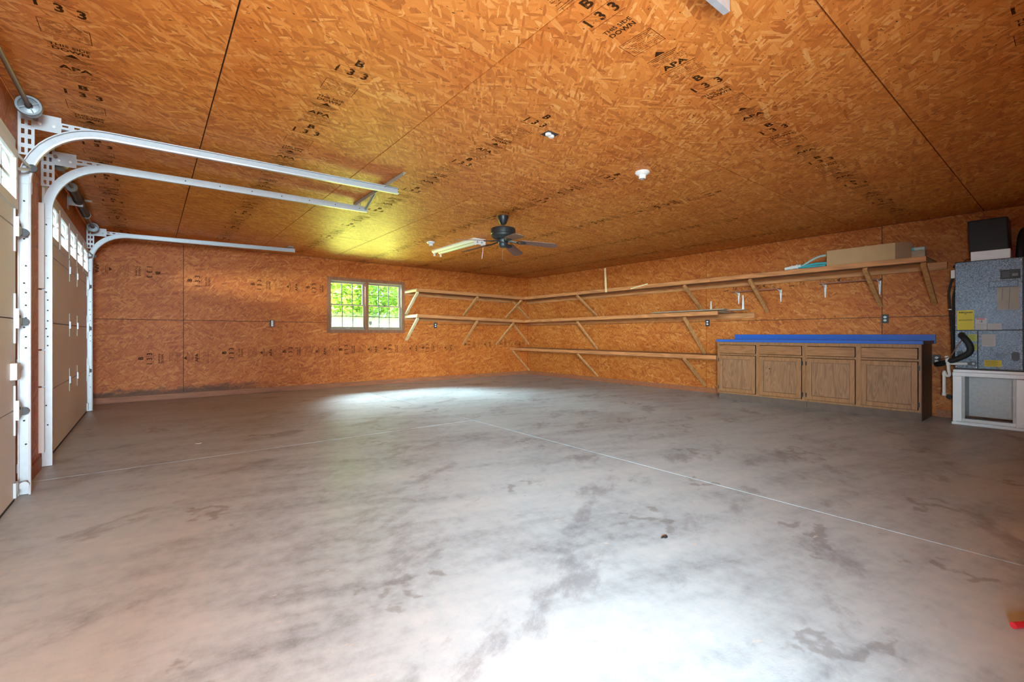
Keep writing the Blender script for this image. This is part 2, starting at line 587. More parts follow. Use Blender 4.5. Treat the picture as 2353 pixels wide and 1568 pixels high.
def put_text(mb, body, size, c, right, up, extra=0.0, sx=1.0):
    vs, fs = text_bm(body, size, extra)
    c, r, u = Vector(c), Vector(right), Vector(up)
    mb.add([c + r * (v.x * sx) + u * v.y for v in vs], fs)


def quad(mb, c, right, up, w, h):
    c, r, u = Vector(c), Vector(right) * (w / 2), Vector(up) * (h / 2)
    mb.add([c - r - u, c + r - u, c + r + u, c - r + u], [(0, 1, 2, 3)])


# ------------------------------------------------------------------ mill stamps (flat ink on the sheets)
def stamp_mesh(order):
    mb = MB()
    R, U = Vector((1, 0, 0)), Vector((0, 1, 0))
    rs = random.Random(3)

    def at(u, s):
        return (u, -s, 0)

    def fine(s0, s1, w, frame):
        s = s0
        while s < s1:
            u = -w / 2
            while u < w / 2:
                l = rs.uniform(0.006, 0.026)
                if rs.random() < 0.72:
                    quad(mb, at(u + l / 2, s), R, U, l, 0.0032)
                u += l + 0.005
            s += 0.0125
        if frame:
            for ss in (s0 - 0.012, s1 + 0.006):
                quad(mb, at(0, ss), R, U, w + 0.03, 0.003)
            for uu in (-w / 2 - 0.015, w / 2 + 0.015):
                quad(mb, at(uu, (s0 + s1) / 2), R, U, 0.003, s1 - s0 + 0.018)

    put_text(mb, 'B', 0.082, at(0.01, 0.0), R, U, 0.003)
    for u, ch in ((-0.075, '1'), (0.0, '3'), (0.075, '3')):
        put_text(mb, ch, 0.088, at(u, 0.105), R, U, 0.003, 0.85)
    for s in (0.062, 0.150):
        quad(mb, at(0, s), R, U, 0.20, 0.0025)
    if order == 2:
        put_text(mb, 'THIS SIDE', 0.036, at(0, 0.22), R, U, 0.0008)
        put_text(mb, 'DOWN', 0.042, at(0, 0.26), R, U, 0.0012)
    elif order == 0:
        a, b = 0.22, 0.36
    else:
        a, b = 0.46, 0.25
    if order != 2:
        put_text(mb, 'THIS SIDE', 0.036, at(0, a), R, U, 0.0008)
        put_text(mb, 'DOWN', 0.042, at(0, a + 0.04), R, U, 0.0012)
        fine(b, b + 0.11, 0.15, True)
        s = 0.58
        for k in range(3):
            quad(mb, at(0, s + k * 0.013), R, U, 0.17 - 0.03 * k, 0.005)
        mb.add([at(-0.03, s - 0.012), at(0.03, s - 0.012), at(0, s - 0.05)], [(0, 1, 2)])
        fine(s + 0.045, s + 0.085, 0.17, False)
        put_text(mb, 'APA', 0.062, at(0, s + 0.122), R, U, 0.002, 1.15)
        quad(mb, at(0, s + 0.155), R, U, 0.20, 0.004)
        fine(s + 0.172, s + 0.255, 0.17, False)
        for k in range(2):
            quad(mb, at(0, s + 0.268 + k * 0.012), R, U, 0.19, 0.003)
    me = bpy.data.meshes.new('ink_stamp')
    me.from_pydata([tuple(v) for v in mb.v], [], mb.f)
    me.materials.append(M['ink'])
    return me


STAMP_COL, STAMP_ROW, STAMP_SHORT = stamp_mesh(1), stamp_mesh(0), stamp_mesh(2)


def stamp(panel, me, loc, right, up):
    o = bpy.data.objects.new('ink_stamp', me)
    COL.objects.link(o)
    r, u = Vector(right), Vector(up)
    n = r.cross(u)
    mt = Matrix((r, u, n)).transposed().to_4x4()
    mt.translation = Vector(loc) - LOC[panel.name] + n * 0.0012
    o.parent = panel
    o.matrix_local = mt
    LOC[o.name] = Vector(loc)


# ------------------------------------------------------------------ the floor
floor = MB().box(XL - 0.1, W + 0.1, -3.3, L + 0.1, -0.16, -0.014).build(
    'floor', M['joint_floor'], label='grey stained concrete garage floor', cat='floor', kind='structure')
g = 0.004
for (x0, x1, y0, y1) in ((XL - 0.1, 3.0 - g, -3.3, 4.5 - g), (XL - 0.1, 3.0 - g, 4.5 + g, L + 0.1), (3.0 + g, W + 0.1, -3.3, L + 0.1)):
    MB().box(x0, x1, y0, y1, -0.014, 0.0).build('concrete_slab', M['concrete'], floor)

# ------------------------------------------------------------------ ceiling: one object per strand board sheet
TH = 0.011
ceiling = MB().box(XL - 0.12, W + 0.12, -3.3, L + 0.12, H + TH, H + 0.14).build(
    'ceiling', M['joint'], label='strand board ceiling with dark joints and black mill stamps', cat='ceiling', kind='structure')
gj = 0.0038


def ceil_sheet(x0, x1, y0, y1):
    return MB().box(x0 + gj, x1 - gj, y0 + gj, y1 - gj, H, H + TH).build('osb_panel', M['osb_ceiling'], ceiling)


xs = [XL, 0.308, 1.454, 2.672, 3.892, 5.112, 6.332, W]
ends = {0: [1.943, 4.383, 6.82, L], 1: [1.943, 4.383, 6.845, L], 2: [1.943, 4.383, 6.845, L], 3: [1.943, 3.2, 5.6, 8.0, L],
        4: [1.943, 4.383, 6.82, L], 5: [1.943, 3.2, 5.6, 8.0, L], 6: [1.943, 4.383, 6.82, L]}
csheets = []
for i in range(7):
    for y0, y1 in zip(ends[i][:-1], ends[i][1:]):
        csheets.append((ceil_sheet(xs[i], xs[i + 1], y0, y1), xs[i], xs[i + 1], y0, y1))
rows = [0.722, 1.943]
rx = [XL, 1.454, 3.905, 6.387, W]
rsheets = []
for y0, y1 in ((-3.3, -0.5), (-0.5, 0.722), (0.722, 1.943)):
    for x0, x1 in zip(rx[:-1], rx[1:]):
        rsheets.append((ceil_sheet(x0, x1, y0, y1), x0, x1, y0, y1))


def sheet_at(lst, x, y):
    for s, x0, x1, y0, y1 in lst:
        if x0 <= x <= x1 and y0 <= y <= y1:
            return s
    return None


for xc, y0 in ((-0.315, 2.72), (0.872, 2.408), (2.06, 2.22), (3.30, 2.62), (4.50, 2.30), (5.72, 2.7), (6.95, 2.3)):
    y = y0
    while y < L - 0.6:
        s = sheet_at(csheets, xc, y)
        if s:
            stamp(s, STAMP_COL, (xc, y, H), (1, 0, 0), (0, -1, 0))
        y += 0.932
for yc, x0 in ((1.36, -0.35), (0.12, 2.0)):
    x = x0
    while x < W - 0.7:
        s = sheet_at(rsheets, x, yc)
        if s:
            stamp(s, STAMP_ROW, (x, yc, H), (0, -1, 0), (-1, 0, 0))
        x += 0.925

# ------------------------------------------------------------------ back wall (with the twin window opening)
WX0, WX1, WZ0, WZ1 = 2.70, 4.165, 1.110, 2.062
wb = MB()
wb.box(XL - 0.12, WX0, L + TH, L + 0.14, 0, H).box(WX1, W + 0.12, L + TH, L + 0.14, 0, H)
wb.box(WX0, WX1, L + TH, L + 0.14, 0, WZ0).box(WX0, WX1, L + TH, L + 0.14, WZ1, H)
wall_back = wb.build('wall_back', M['joint'], label='back wall of reddish strand board sheets around the twin window', cat='wall', kind='structure')


def back_sheet(*rects):
    """one sheet, given as one or two touching rectangles (a sheet notched round the window)"""
    m = MB()
    for i, (x0, x1, z0, z1, gl, gr, gb, gt) in enumerate(rects):
        m.box(x0 + gl * gj, x1 - gr * gj, L, L + TH, z0 + gb * gj, z1 - gt * gj)
    return m.build('osb_panel', M['osb_back'], wall_back)


XA, XB, XC = 0.426, 2.864, 5.303
bs_low = {XL: back_sheet((XL, XA, 0, SEAM, 1, 1, 1, 1)),
          XA: back_sheet((XA, WX0, 0, SEAM, 1, 0, 1, 1), (WX0, XB, 0, WZ0, 0, 1, 1, 0)),
          XB: back_sheet((XB, WX1, 0, WZ0, 1, 0, 1, 0), (WX1, XC, 0, SEAM, 0, 1, 1, 1)),
          XC: back_sheet((XC, W, 0, SEAM, 1, 1, 1, 1))}
bs_up = {XL: back_sheet((XL, XA, SEAM, H, 1, 1, 1, 1)),
         XA: back_sheet((XA, WX0, SEAM, H, 1, 0, 1, 1), (WX0, XB, WZ1, H, 0, 1, 0, 1)),
         XB: back_sheet((XB, WX1, WZ1, H, 1, 1, 0, 1)),
         WX1: back_sheet((WX1, XC, SEAM, H, 1, 1, 1, 1)),
         XC: back_sheet((XC, W, SEAM, H, 1, 1, 1, 1))}
for x0, zc, us in ((0.426, 0.70, (0.98, 1.90)), (2.864, 0.72, (2.90, 3.80)), (2.864, 0.72, (4.66,)), (5.303, 0.78, (5.75, 6.68)), (XL, 0.64, (-0.1,))):
    for u in us:
        stamp(bs_low[x0], STAMP_ROW, (u, L, zc), (0, 0, 1), (-1, 0, 0))
for u, sm_ in ((0.51, STAMP_SHORT), (1.40, STAMP_ROW), (2.30, STAMP_SHORT)):
    stamp(bs_up[0.426], sm_, (u, L, 1.88), (0, 0, 1), (-1, 0, 0))
stamp(bs_up[XL], STAMP_ROW, (0.10, L, 1.98), (0, 0, -1), (1, 0, 0))

# ------------------------------------------------------------------ right wall
wall_right = MB().box(W + TH, W + 0.14, -3.3, L + 0.12, 0, H).build(
    'wall_right', M['joint'], label='right wall of strand board sheets behind shelves and cabinets', cat='wall', kind='structure')


def right_sheet(y0, y1, z0, z1):
    return MB().box(W, W + TH, y0 + gj, y1 - gj, z0 + gj, z1 - gj).build('osb_panel', M['osb_right'], wall_right)


ry = [-0.1, 1.667, 4.106, 6.544, L]
rs_ = {}
for y0, y1 in zip(ry[:-1], ry[1:]):
    right_sheet(y0, y1, 0.0, SEAM)
    rs_[y0] = right_sheet(y0, y1, SEAM, H)
for y0, u in ((1.667, 3.85), (1.667, 2.85), (-0.1, 0.95)):
    stamp(rs_[y0], STAMP_ROW, (W, u, 1.83), (0, 0, 1), (0, 1, 0))

# ------------------------------------------------------------------ left wall with its three door bays
DZ = 2.205
BAYS = [(-3.25, -0.17), (0.98, 4.05), (5.03, 8.12)]
posts = [(-0.17, 0.98), (4.05, 5.03), (8.12, L)]
wl = MB()
for y0, y1 in posts:
    wl.box(XL - 0.13, XL - TH, y0, y1, 0, H)
for y0, y1 in BAYS:
    wl.box(XL - 0.13, XL - TH, y0, y1, DZ, H)
wall_left = wl.build('wall_left', M['joint'], label='left wall of brown strand board between the garage doors', cat='wall', kind='structure')
for y0, y1 in posts:
    MB().box(XL - TH, XL, y0 + gj, y1 - gj, 0, DZ - gj).build('osb_panel', M['osb_left'], wall_left)
ycut = [-3.3, 0.56, 2.9, 4.55, 7.0, L]
for y0, y1 in zip(ycut[:-1], ycut[1:]):
    MB().box(XL - TH, XL, y0 + gj, y1 - gj, DZ + gj, H).build('osb_panel', M['osb_left'], wall_left)

# unseen partition added behind and beside the camera to block daylight
wf = MB().box(0.95, W + 0.1, -0.25, -0.12, 0, H).box(0.95, 1.08, -3.3, -0.25, 0, H).box(0.5, 1.08, -3.43, -3.3, 0, H)
wf.build('front_light_block', M['osb_right'], label='unseen partition added beside the camera to shade the right front', cat='wall', kind='structure')

# ------------------------------------------------------------------ baseboards
MB().box(XL, W, L - 0.018, L, 0, 0.088).build('baseboard_back', M['baseboard'], bevel=0.003, label='red-brown board along foot of back wall', cat='baseboard', kind='structure')
MB().box(W - 0.018, W, 3.61, L - 0.02, 0, 0.088).box(W - 0.018, W, -0.1, 1.13, 0, 0.088).build(
    'baseboard_right', M['baseboard'], bevel=0.003, label='red-brown board along foot of right wall', cat='baseboard', kind='structure')
MB().box(XL, XL + 0.018, 4.2, 4.88, 0, 0.095).build('baseboard_left', M['baseboard'], bevel=0.003, label='short worn board between the two garage doors', cat='baseboard', kind='structure')

# ------------------------------------------------------------------ twin double-hung window
win = root('window_1', ((WX0 + WX1) / 2, L, WZ0), 'twin double-hung window with grids and brown wood casing', 'window', kind='structure')
cw = 0.062
for a, b, c_, d in ((WX0 - cw, WX0, WZ0 - cw, WZ1 + cw), (WX1, WX1 + cw, WZ0 - cw, WZ1 + cw)):
    MB().box(a, b, L - 0.018, L, c_, d).build('casing_board', M['casing'], win, bevel=0.003)
for c_, d in ((WZ0 - cw, WZ0), (WZ1, WZ1 + cw)):
    MB().box(WX0, WX1, L - 0.018, L, c_, d).build('casing_board', M['casing'], win, bevel=0.003)
jb = MB().box(WX0, WX0 + 0.012, L, L + 0.13, WZ0, WZ1).box(WX1 - 0.012, WX1, L, L + 0.13, WZ0, WZ1)
jb.box(WX0, WX1, L, L + 0.13, WZ0, WZ0 + 0.012).box(WX0, WX1, L, L + 0.13, WZ1 - 0.012, WZ1)
jb.build('jamb', M['sash'], win)
xm = (3.384 + 3.438) / 2
MB().box(xm - 0.03, xm + 0.03, L - 0.012, L + 0.13, WZ0, WZ1).build('mullion', M['casing'], win, bevel=0.003)
zmeet = 1.597
for k, (x0, x1) in enumerate(((WX0 + 0.012, xm - 0.03), (xm + 0.03, WX1 - 0.012))):
    for part, z0, z1, yy in (('upper_sash', zmeet - 0.012, WZ1 - 0.012, L + 0.085), ('lower_sash', WZ0 + 0.012, zmeet + 0.012, L + 0.05)):
        bt = 0.045 if part == 'lower_sash' else 0.024
        tp = 0.026 if part == 'lower_sash' else 0.034
        st = 0.028
        s = MB().box(x0, x0 + st, yy, yy + 0.03, z0, z1).box(x1 - st, x1, yy, yy + 0.03, z0, z1)
        s.box(x0 + st, x1 - st, yy, yy + 0.03, z0, z0 + bt).box(x0 + st, x1 - st, yy, yy + 0.03, z1 - tp, z1)
        so = s.build(part, M['sash'], win, bevel=0.002)
        gx0, gx1, gz0, gz1 = x0 + st, x1 - st, z0 + bt, z1 - tp
        gl = M['glass_haze'] if part == 'lower_sash' else M['glass']
        zm = (gz0 + gz1) / 2
        for i in range(3):
            for j in range(2):
                MB().box(gx0 + (gx1 - gx0) * i / 3, gx0 + (gx1 - gx0) * (i + 1) / 3, yy + 0.013, yy + 0.017,
                         gz0 if j == 0 else zm, zm if j == 0 else gz1).build('pane', gl, so)
        for i in (1, 2):
            xx = gx0 + (gx1 - gx0) * i / 3
            MB().box(xx - 0.006, xx + 0.006, yy + 0.006, yy + 0.024, gz0, gz1).build('muntin', M['muntin'], so)
        MB().box(gx0, gx1, yy + 0.007, yy + 0.023, zm - 0.006, zm + 0.006).build('muntin', M['muntin'], so)
        if part == 'lower_sash':
            xc = (x0 + x1) / 2
            MB().box(xc - 0.04, xc + 0.04, yy - 0.006, yy, z0 + 0.012, z0 + 0.026).build('lift_handle', M['galv_dark'], so)
            if k == 1:
                MB().box(xc - 0.025, xc + 0.025, yy - 0.01, yy + 0.01, z1, z1 + 0.012).build('sash_lock', M['muntin'], so)
                cx, cz = gx0 + 0.038, gz0 + 0.075
                shp = [(-0.028, 0.036), (0, 0.044), (0.028, 0.036), (0.028, 0.0), (0.018, -0.026), (0, -0.044), (-0.018, -0.026), (-0.028, 0.0)]
                so2 = MB().prism([(cx + a, yy + 0.012, cz + b) for a, b in shp], (0, -0.001, 0)).build('shield_sticker', M['greyprint'], so, label='small grey shield sticker on the glass')

# ------------------------------------------------------------------ garage doors
DX = -0.640          # inner face of the door sections
SZ = [0.018, 0.555, 1.112, 1.668, DZ]


def hinge(parent, y, z, side):
    """small white leaf hinge with its rod and roller eye over a section joint"""
    m = MB()
    m.prism([(DX + 0.001, y - 0.012, z + 0.036), (DX + 0.001, y - 0.012, z - 0.036), (DX + 0.001, y + side * 0.06, z)], (0.012, 0, 0))
    ho = m.build('hinge', M['galv'], parent)
    MB().box(DX, DX + 0.004, y - 0.008, y - 0.002, z - 0.115, z + 0.115).build('hinge_leaf', M['galv_dark'], parent)


def make_door(idx, y0, y1, label, hinge_ys):
    d = root('door_%d' % idx, (DX, (y0 + y1) / 2, 0), label, 'garage door', kind='structure')
    y0 += 0.004
    y1 -= 0.004
    secs = []
    for i in range(3):
        m = MB().box(DX - 0.045, DX, y0, y1, SZ[i] + 0.003, SZ[i + 1] - 0.003)
        secs.append(m.build('door_section', M['door'], d, bevel=0.004))
    for i in (1, 2, 3):
        MB().box(DX - 0.040, DX - 0.016, y0, y1, SZ[i] - 0.0029, SZ[i] + 0.0029).build('joint_light_block', M['rubber'], d)  # dark strip added behind each joint to stop daylight leaking through
    z0, z1 = SZ[3] + 0.003, SZ[4] - 0.003
    wz0, wz1 = 1.785, 2.118
    wins = []
    a = y0 + 0.055
    for k in range(5):
        wins.append((a + k * 0.609, a + k * 0.609 + 0.545))
    m = MB().box(DX - 0.045, DX, y0, y1, z0, wz0).box(DX - 0.045, DX, y0, y1, wz1, z1)
    edges = [y0] + [v for w_ in wins for v in w_] + [y1]
    for p, q in zip(edges[::2], edges[1::2]):
        m.box(DX - 0.045, DX, p, q, wz0, wz1)
    top = m.build('door_section', M['door'], d)
    secs.append(top)
    for p, q in wins:
        fw = 0.042
        f = MB()
        f.box(DX, DX + 0.014, p - 0.006, p + fw, wz0 - 0.01, wz1 + 0.01).box(DX, DX + 0.014, q - fw, q + 0.006, wz0 - 0.01, wz1 + 0.01)
        f.box(DX, DX + 0.014, p + fw, q - fw, wz0 - 0.01, wz0 + fw).box(DX, DX + 0.014, p + fw, q - fw, wz1 - fw, wz1 + 0.01)
        gy0, gy1, gz0, gz1 = p + fw, q - fw, wz0 + fw, wz1 - fw
        zm = gz0 + (gz1 - gz0) * 0.5
        ym = (gy0 + gy1) / 2
        f.box(DX - 0.02, DX - 0.008, gy0, gy1, zm - 0.01, zm + 0.01)
        f.box(DX - 0.02, DX - 0.008, ym - 0.01, ym + 0.01, gz0, gz1)
        # arched insert: corners filled above a half ellipse
        n = 10
        hw, hh = (gy1 - gy0) / 2, (gz1 - zm) * 0.94
        for sgn in (-1, 1):
            arc = [(DX - 0.02, ym + sgn * hw * math.cos(t * PI / 2 / n), zm + hh * math.sin(t * PI / 2 / n)) for t in range(n + 1)]
            for u, v in zip(arc[:-1], arc[1:]):
                f.hexa([u, v, (u[0], v[1], gz1), (u[0], u[1], gz1)], [(w_[0] + 0.012, w_[1], w_[2]) for w_ in (u, v, (u[0], v[1], gz1), (u[0], u[1], gz1))])
        fo = f.build('window_frame', M['white'], top)
        MB().box(DX - 0.032, DX - 0.027, p, q, wz0, wz1).build('window_pane', M['glass'], top)
    MB().box(DX - 0.04, DX - 0.004, y0, y1, 0.0, 0.02).build('bottom_seal', M['rubber'], d)
    for zi in (1, 2, 3):
        for hy in hinge_ys:
            hinge(secs[zi], hy, SZ[zi], 1)
        # end hinge with roller, running in the track
        e = MB()
        ye = y1 - 0.03
        e.prism([(DX + 0.001, ye - 0.02, SZ[zi] + 0.06), (DX + 0.001, ye - 0.02, SZ[zi] - 0.06), (DX + 0.001, ye + 0.07, SZ[zi] - 0.03), (DX + 0.001, ye + 0.07, SZ[zi] - 0.005)], (0.022, 0, 0))
        e.box(DX, DX + 0.008, ye - 0.022, ye - 0.002, SZ[zi] - 0.15, SZ[zi] + 0.15)
        eo = e.build('end_hinge', M['galv'], secs[zi])
        r = MB().lathe((DX + 0.028, ye + 0.075, SZ[zi] - 0.018), [(0.0, 0), (0.024, 0), (0.024, 0.014), (0.0, 0.014)], 16, 'y')
        r.build('roller', M['black'], secs[zi])
        MB().cyl((DX + 0.023, ye, SZ[zi] + 0.012), (DX + 0.025, ye, SZ[zi] + 0.012), 0.010, 10).build('rivet', M['hole'], secs[zi])
    # bottom corner bracket and top roller bracket with bent rods
    b = MB().box(DX, DX + 0.012, y1 - 0.06, y1, 0.03, 0.12)
    b.lathe((DX + 0.028, y1 + 0.045, 0.075), [(0, 0), (0.024, 0), (0.024, 0.014), (0, 0.014)], 14, 'y')
    b.build('bottom_bracket', M['galv'], secs[0])
    t = MB()
    t.tube([(DX + 0.004, y1 - 0.03, 2.12), (DX + 0.04, y1 + 0.02, 2.075), (DX + 0.058, y1 + 0.075, 2.06)], 0.008, 6)
    t.tube([(DX + 0.004, y1 - 0.03, 2.02), (DX + 0.035, y1 + 0.01, 2.035), (DX + 0.058, y1 + 0.075, 2.055)], 0.010, 6)
    t.build('top_bracket', M['galv_dark'], secs[3])
    MB().lathe((DX + 0.062, y1 + 0.055, 2.06), [(0, 0), (0.024, 0), (0.024, 0.016), (0, 0.016)], 14, 'y').build('roller', M['black'], secs[3])
    return d, secs


door1, secs1 = make_door(1, 0.98, 4.05, 'near garage door, almond sections seen at left edge of picture', (2.2, 2.85))
door2, secs2 = make_door(2, 5.03, 8.12, 'far garage door, tan sections under a row of arched white windows', (6.42, 7.05))
lk = MB().box(DX, DX + 0.03, 3.90, 3.985, 0.745, 0.845)
lk.build('slide_lock', M['white'], secs1[1], bevel=0.003)
MB().prism([(DX + 0.012, 3.985, 0.825), (DX + 0.012, 4.09, 0.815), (DX + 0.012, 4.09, 0.80), (DX + 0.012, 3.985, 0.795)], (0.012, 0, 0)).build('lock_bolt', M['galv'], secs1[1])
MB().box(DX + 0.006, DX + 0.02, 3.985, 4.05, 0.752, 0.79).build('lock_plate', M['galv_dark'], secs1[1])


# ------------------------------------------------------------------ door tracks
def sweep(path, prof, mb):
    """profile (in-plane offset towards the room, offset along y) swept along an x-z path"""
    n = len(prof)
    vs = []
    for (x, z, nx, nz, y) in path:
        for a, b in prof:
            vs.append((x + nx * a, y + b, z + nz * a))
    fs = []
    for i in range(len(path) - 1):
        for k in range(n):
            fs.append((i * n + k, i * n + (k + 1) % n, (i + 1) * n + (k + 1) % n, (i + 1) * n + k))
    m = len(path) - 1
    fs.append(tuple(range(n))[::-1])
    fs.append(tuple(m * n + k for k in range(n)))
    mb.add(vs, fs)
    return mb


def channel(o):
    hw, dp, t = 0.029, 0.028, 0.0025
    outer = [(-hw + 0.006, o * dp), (-hw, o * dp), (-hw, 0), (hw, 0), (hw, o * dp), (hw - 0.010, o * (dp + 0.003))]
    inner = [(hw - 0.010, o * (dp + 0.003 - t)), (hw - t, o * (dp - t)), (hw - t, o * t), (-hw + t, o * t), (-hw + t, o * (dp - t)), (-hw + 0.006, o * (dp - t))]
    return outer + inner


TX, ZT, RR = -0.617, 2.370, 0.40


def perforated(mb, p, length, along, width, wdir, thick, tdir, pitch, hole=0.6, rows=1):
    """flat bar with punched slots: side rails and cross pieces"""
    p, a, w, t = Vector(p), Vector(along), Vector(wdir), Vector(tdir) * thick

    def slab(a0, a1, w0, w1):
        c = [p + a * a0 + w * w0, p + a * a1 + w * w0, p + a * a1 + w * w1, p + a * a0 + w * w1]
        mb.hexa(c, [v + t for v in c])
    hw = width / (2 * rows + 1)
    for r in range(rows + 1):
        slab(0, length, 2 * r * hw, (2 * r + 1) * hw)
    n = max(1, int(length / pitch))
    pt = length / n
    for r in range(rows):
        for i in range(n + 1):
            a0 = max(0, i * pt - pt * (1 - hole) / 2)
            a1 = min(length, i * pt + pt * (1 - hole) / 2)
            slab(a0, a1, (2 * r + 1) * hw, (2 * r + 2) * hw)


def make_track(y, o, label, xend=1.90, vertical=True, zend=2.412):
    """o: side the channel opens to along y (-1 towards the camera)"""
    t = root('door_track', (TX, y, 0), label, 'door track', 'garage door tracks')
    prof = channel(o)
    if vertical:
        MB_ = sweep([(TX, 0.004, 1, 0, y), (TX, ZT - RR - 0.002, 1, 0, y)], prof, MB())
        MB_.build('vertical_rail', M['galv'], t)
        hs = MB()
        for z in (0.32, 0.47, 0.93, 1.0, 1.06, 1.12, 1.20, 1.28, 1.34, 1.45, 1.62, 1.86):
            hs.cyl((TX + 0.004 * (-1) ** int(z * 50), y + o * 0.0022, z), (TX + 0.004 * (-1) ** int(z * 50), y + o * 0.0052, z), 0.0055, 8)
            hs.cyl((TX + 0.004 * (-1) ** int(z * 50), y - o * 0.0042, z), (TX + 0.004 * (-1) ** int(z * 50), y, z), 0.0055, 8)
        hs.build('bolt_holes', M['hole'], t, kind='stuff')
    n = 14
    cxp, czp = TX + RR, ZT - RR
    path = []
    for k in range(n + 1):
        a = PI - (PI / 2) * k / n
        path.append((cxp + RR * math.cos(a), czp + RR * math.sin(a), -math.cos(a), -math.sin(a), y))
    slope = (zend - ZT) / (xend - cxp)
    path.append((xend, zend, slope, -1, y))
    sweep(path if vertical else path[-2:], prof, MB()).build('curved_rail', M['galv'], t)
    hs = MB()
    for k in range(7):
        x = 0.25 + k * 0.26
        z = ZT + slope * (x - cxp)
        for s in (o * 0.0022, -o * 0.0042):
            hs.cyl((x, y + s, z), (x, y + s + 0.0025, z), 0.005, 8)
    hs.build('bolt_holes', M['hole'], t, kind='stuff')
    if not vertical:
        return t
    # splice plate, wall angle and its clips
    yb = y - o * 0.004
    MB().box(TX - 0.03, TX + 0.03, yb - 0.002, yb + 0.002, ZT - RR - 0.06, ZT - RR + 0.05).build('splice_plate', M['galv'], t)
    for z in (0.17, 0.83, 1.90):
        c = MB().box(XL, TX - 0.005, yb - 0.003, yb + 0.001, z - 0.028, z + 0.028)
        c.box(XL, XL + 0.003, yb - o * 0.045 if o < 0 else yb - 0.045, yb, z - 0.028, z + 0.028) if o > 0 else c.box(XL, XL + 0.003, yb, yb + 0.045, z - 0.028, z + 0.028)
        c.build('wall_clip', M['galv'], t)
    # perforated flag bracket on the wall and the angle that carries the rail
    fl = MB()
    yf = y + 0.02
    perforated(fl, (XL + 0.002, yf, 2.16), 0.30, (0, 0, 1), 0.075, (1, 0, 0), 0.003, (0, 1, 0), 0.05, 0.55, 2)
    fl.build('flag_bracket', M['galv'], t)
    MB().box(XL + 0.075, XL + 0.20, yf - 0.002, yf + 0.003, 2.335, 2.44).build('shaft_plate', M['galv'], t)
    bo = MB()
    for dx in (0.10, 0.165):
        bo.lathe((XL + dx, yf - 0.002, 2.375), [(0.009, 0), (0.009, -0.005), (0, -0.007)], 10, 'y')
    bo.build('carriage_bolts', M['foil'], t, kind='stuff')
    an = MB()
    perforated(an, (XL + 0.19, yf - 0.001, 2.372), 0.46, (1, 0, 0), 0.036, (0, 0, 1), 0.003, (0, 1, 0), 0.055, 0.5, 1)
    an.box(XL + 0.19, XL + 0.65, yf, yf + 0.03, 2.369, 2.372)
    an.build('perforated_angle', M['galv'], t)
    return t


trA = make_track(4.165, -1, 'galvanised track nearest the camera, right side of near door')
trB = make_track(4.95, 1, 'galvanised track in the middle, left side of far door', zend=2.405)
trC = make_track(8.175, -1, 'galvanised track farthest from camera, right side of far door')
make_track(0.930, 1, 'tip of a galvanised overhead track at top edge of picture', xend=1.925, vertical=False)
# vinyl door stop strips beside track B, in short lengths
vs_ = root('door_stop', (XL, 4.90, 0), 'white vinyl stop strip upright beside the middle track', 'door stop')
for z0, z1 in ((0.12, 0.62), (0.625, 0.90), (0.905, 1.36), (1.365, 2.02)):
    MB().box(XL, XL + 0.026, 4.885, 4.905, z0, z1 - 0.008).box(XL + 0.026, XL + 0.030, 4.885, 4.925, z0, z1 - 0.008).build('strip', M['white'], vs_)

# hangers that carry the rail ends
hg = root('track_hanger', (1.79, 4.45, H), 'zinc angle hanger on the ceiling joining two track ends', 'hanger', 'ceiling hangers of the door tracks')
m = MB()
perforated(m, (1.765, 3.76, H - 0.003), 1.25, (0, 1, 0), 0.034, (1, 0, 0), 0.003, (0, 0, 1), 0.05, 0.5, 1)
m.box(1.765, 1.768, 3.76, 5.01, H - 0.036, H)
m.build('ceiling_angle', M['galv_dark'], hg)
for yy in (4.17, 4.945):
    m = MB()
    perforated(m, (1.79, yy + 0.004, 2.385), H - 2.385, (0, 0, 1), 0.034, (1, 0, 0), 0.003, (0, 1, 0), 0.02, 0.55, 1)
    m.build('drop_strap', M['galv'], hg)
m = MB()
m.beam((1.80, 4.50, H - 0.012), (1.87, 4.93, 2.40), 0.030, 0.003)
m.beam((1.80, 4.50, H - 0.012), (1.87, 4.93, 2.40), 0.003, 0.030)
m.build('diagonal_brace', M['galv_dark'], hg)
hg2 = root('track_hanger', (1.85, 8.15, H), 'short perforated hanger at the end of the farthest track', 'hanger', 'ceiling hangers of the door tracks')
m = MB()
perforated(m, (1.845, 8.18, 2.385), H - 2.385, (0, 0, 1), 0.036, (1, 0, 0), 0.003, (0, 1, 0), 0.02, 0.55, 1)
m.build('drop_strap', M['galv'], hg2)
MB().box(1.78, 1.86, 8.06, 8.20, H - 0.006, H).build('ceiling_angle', M['galv_dark'], hg2)


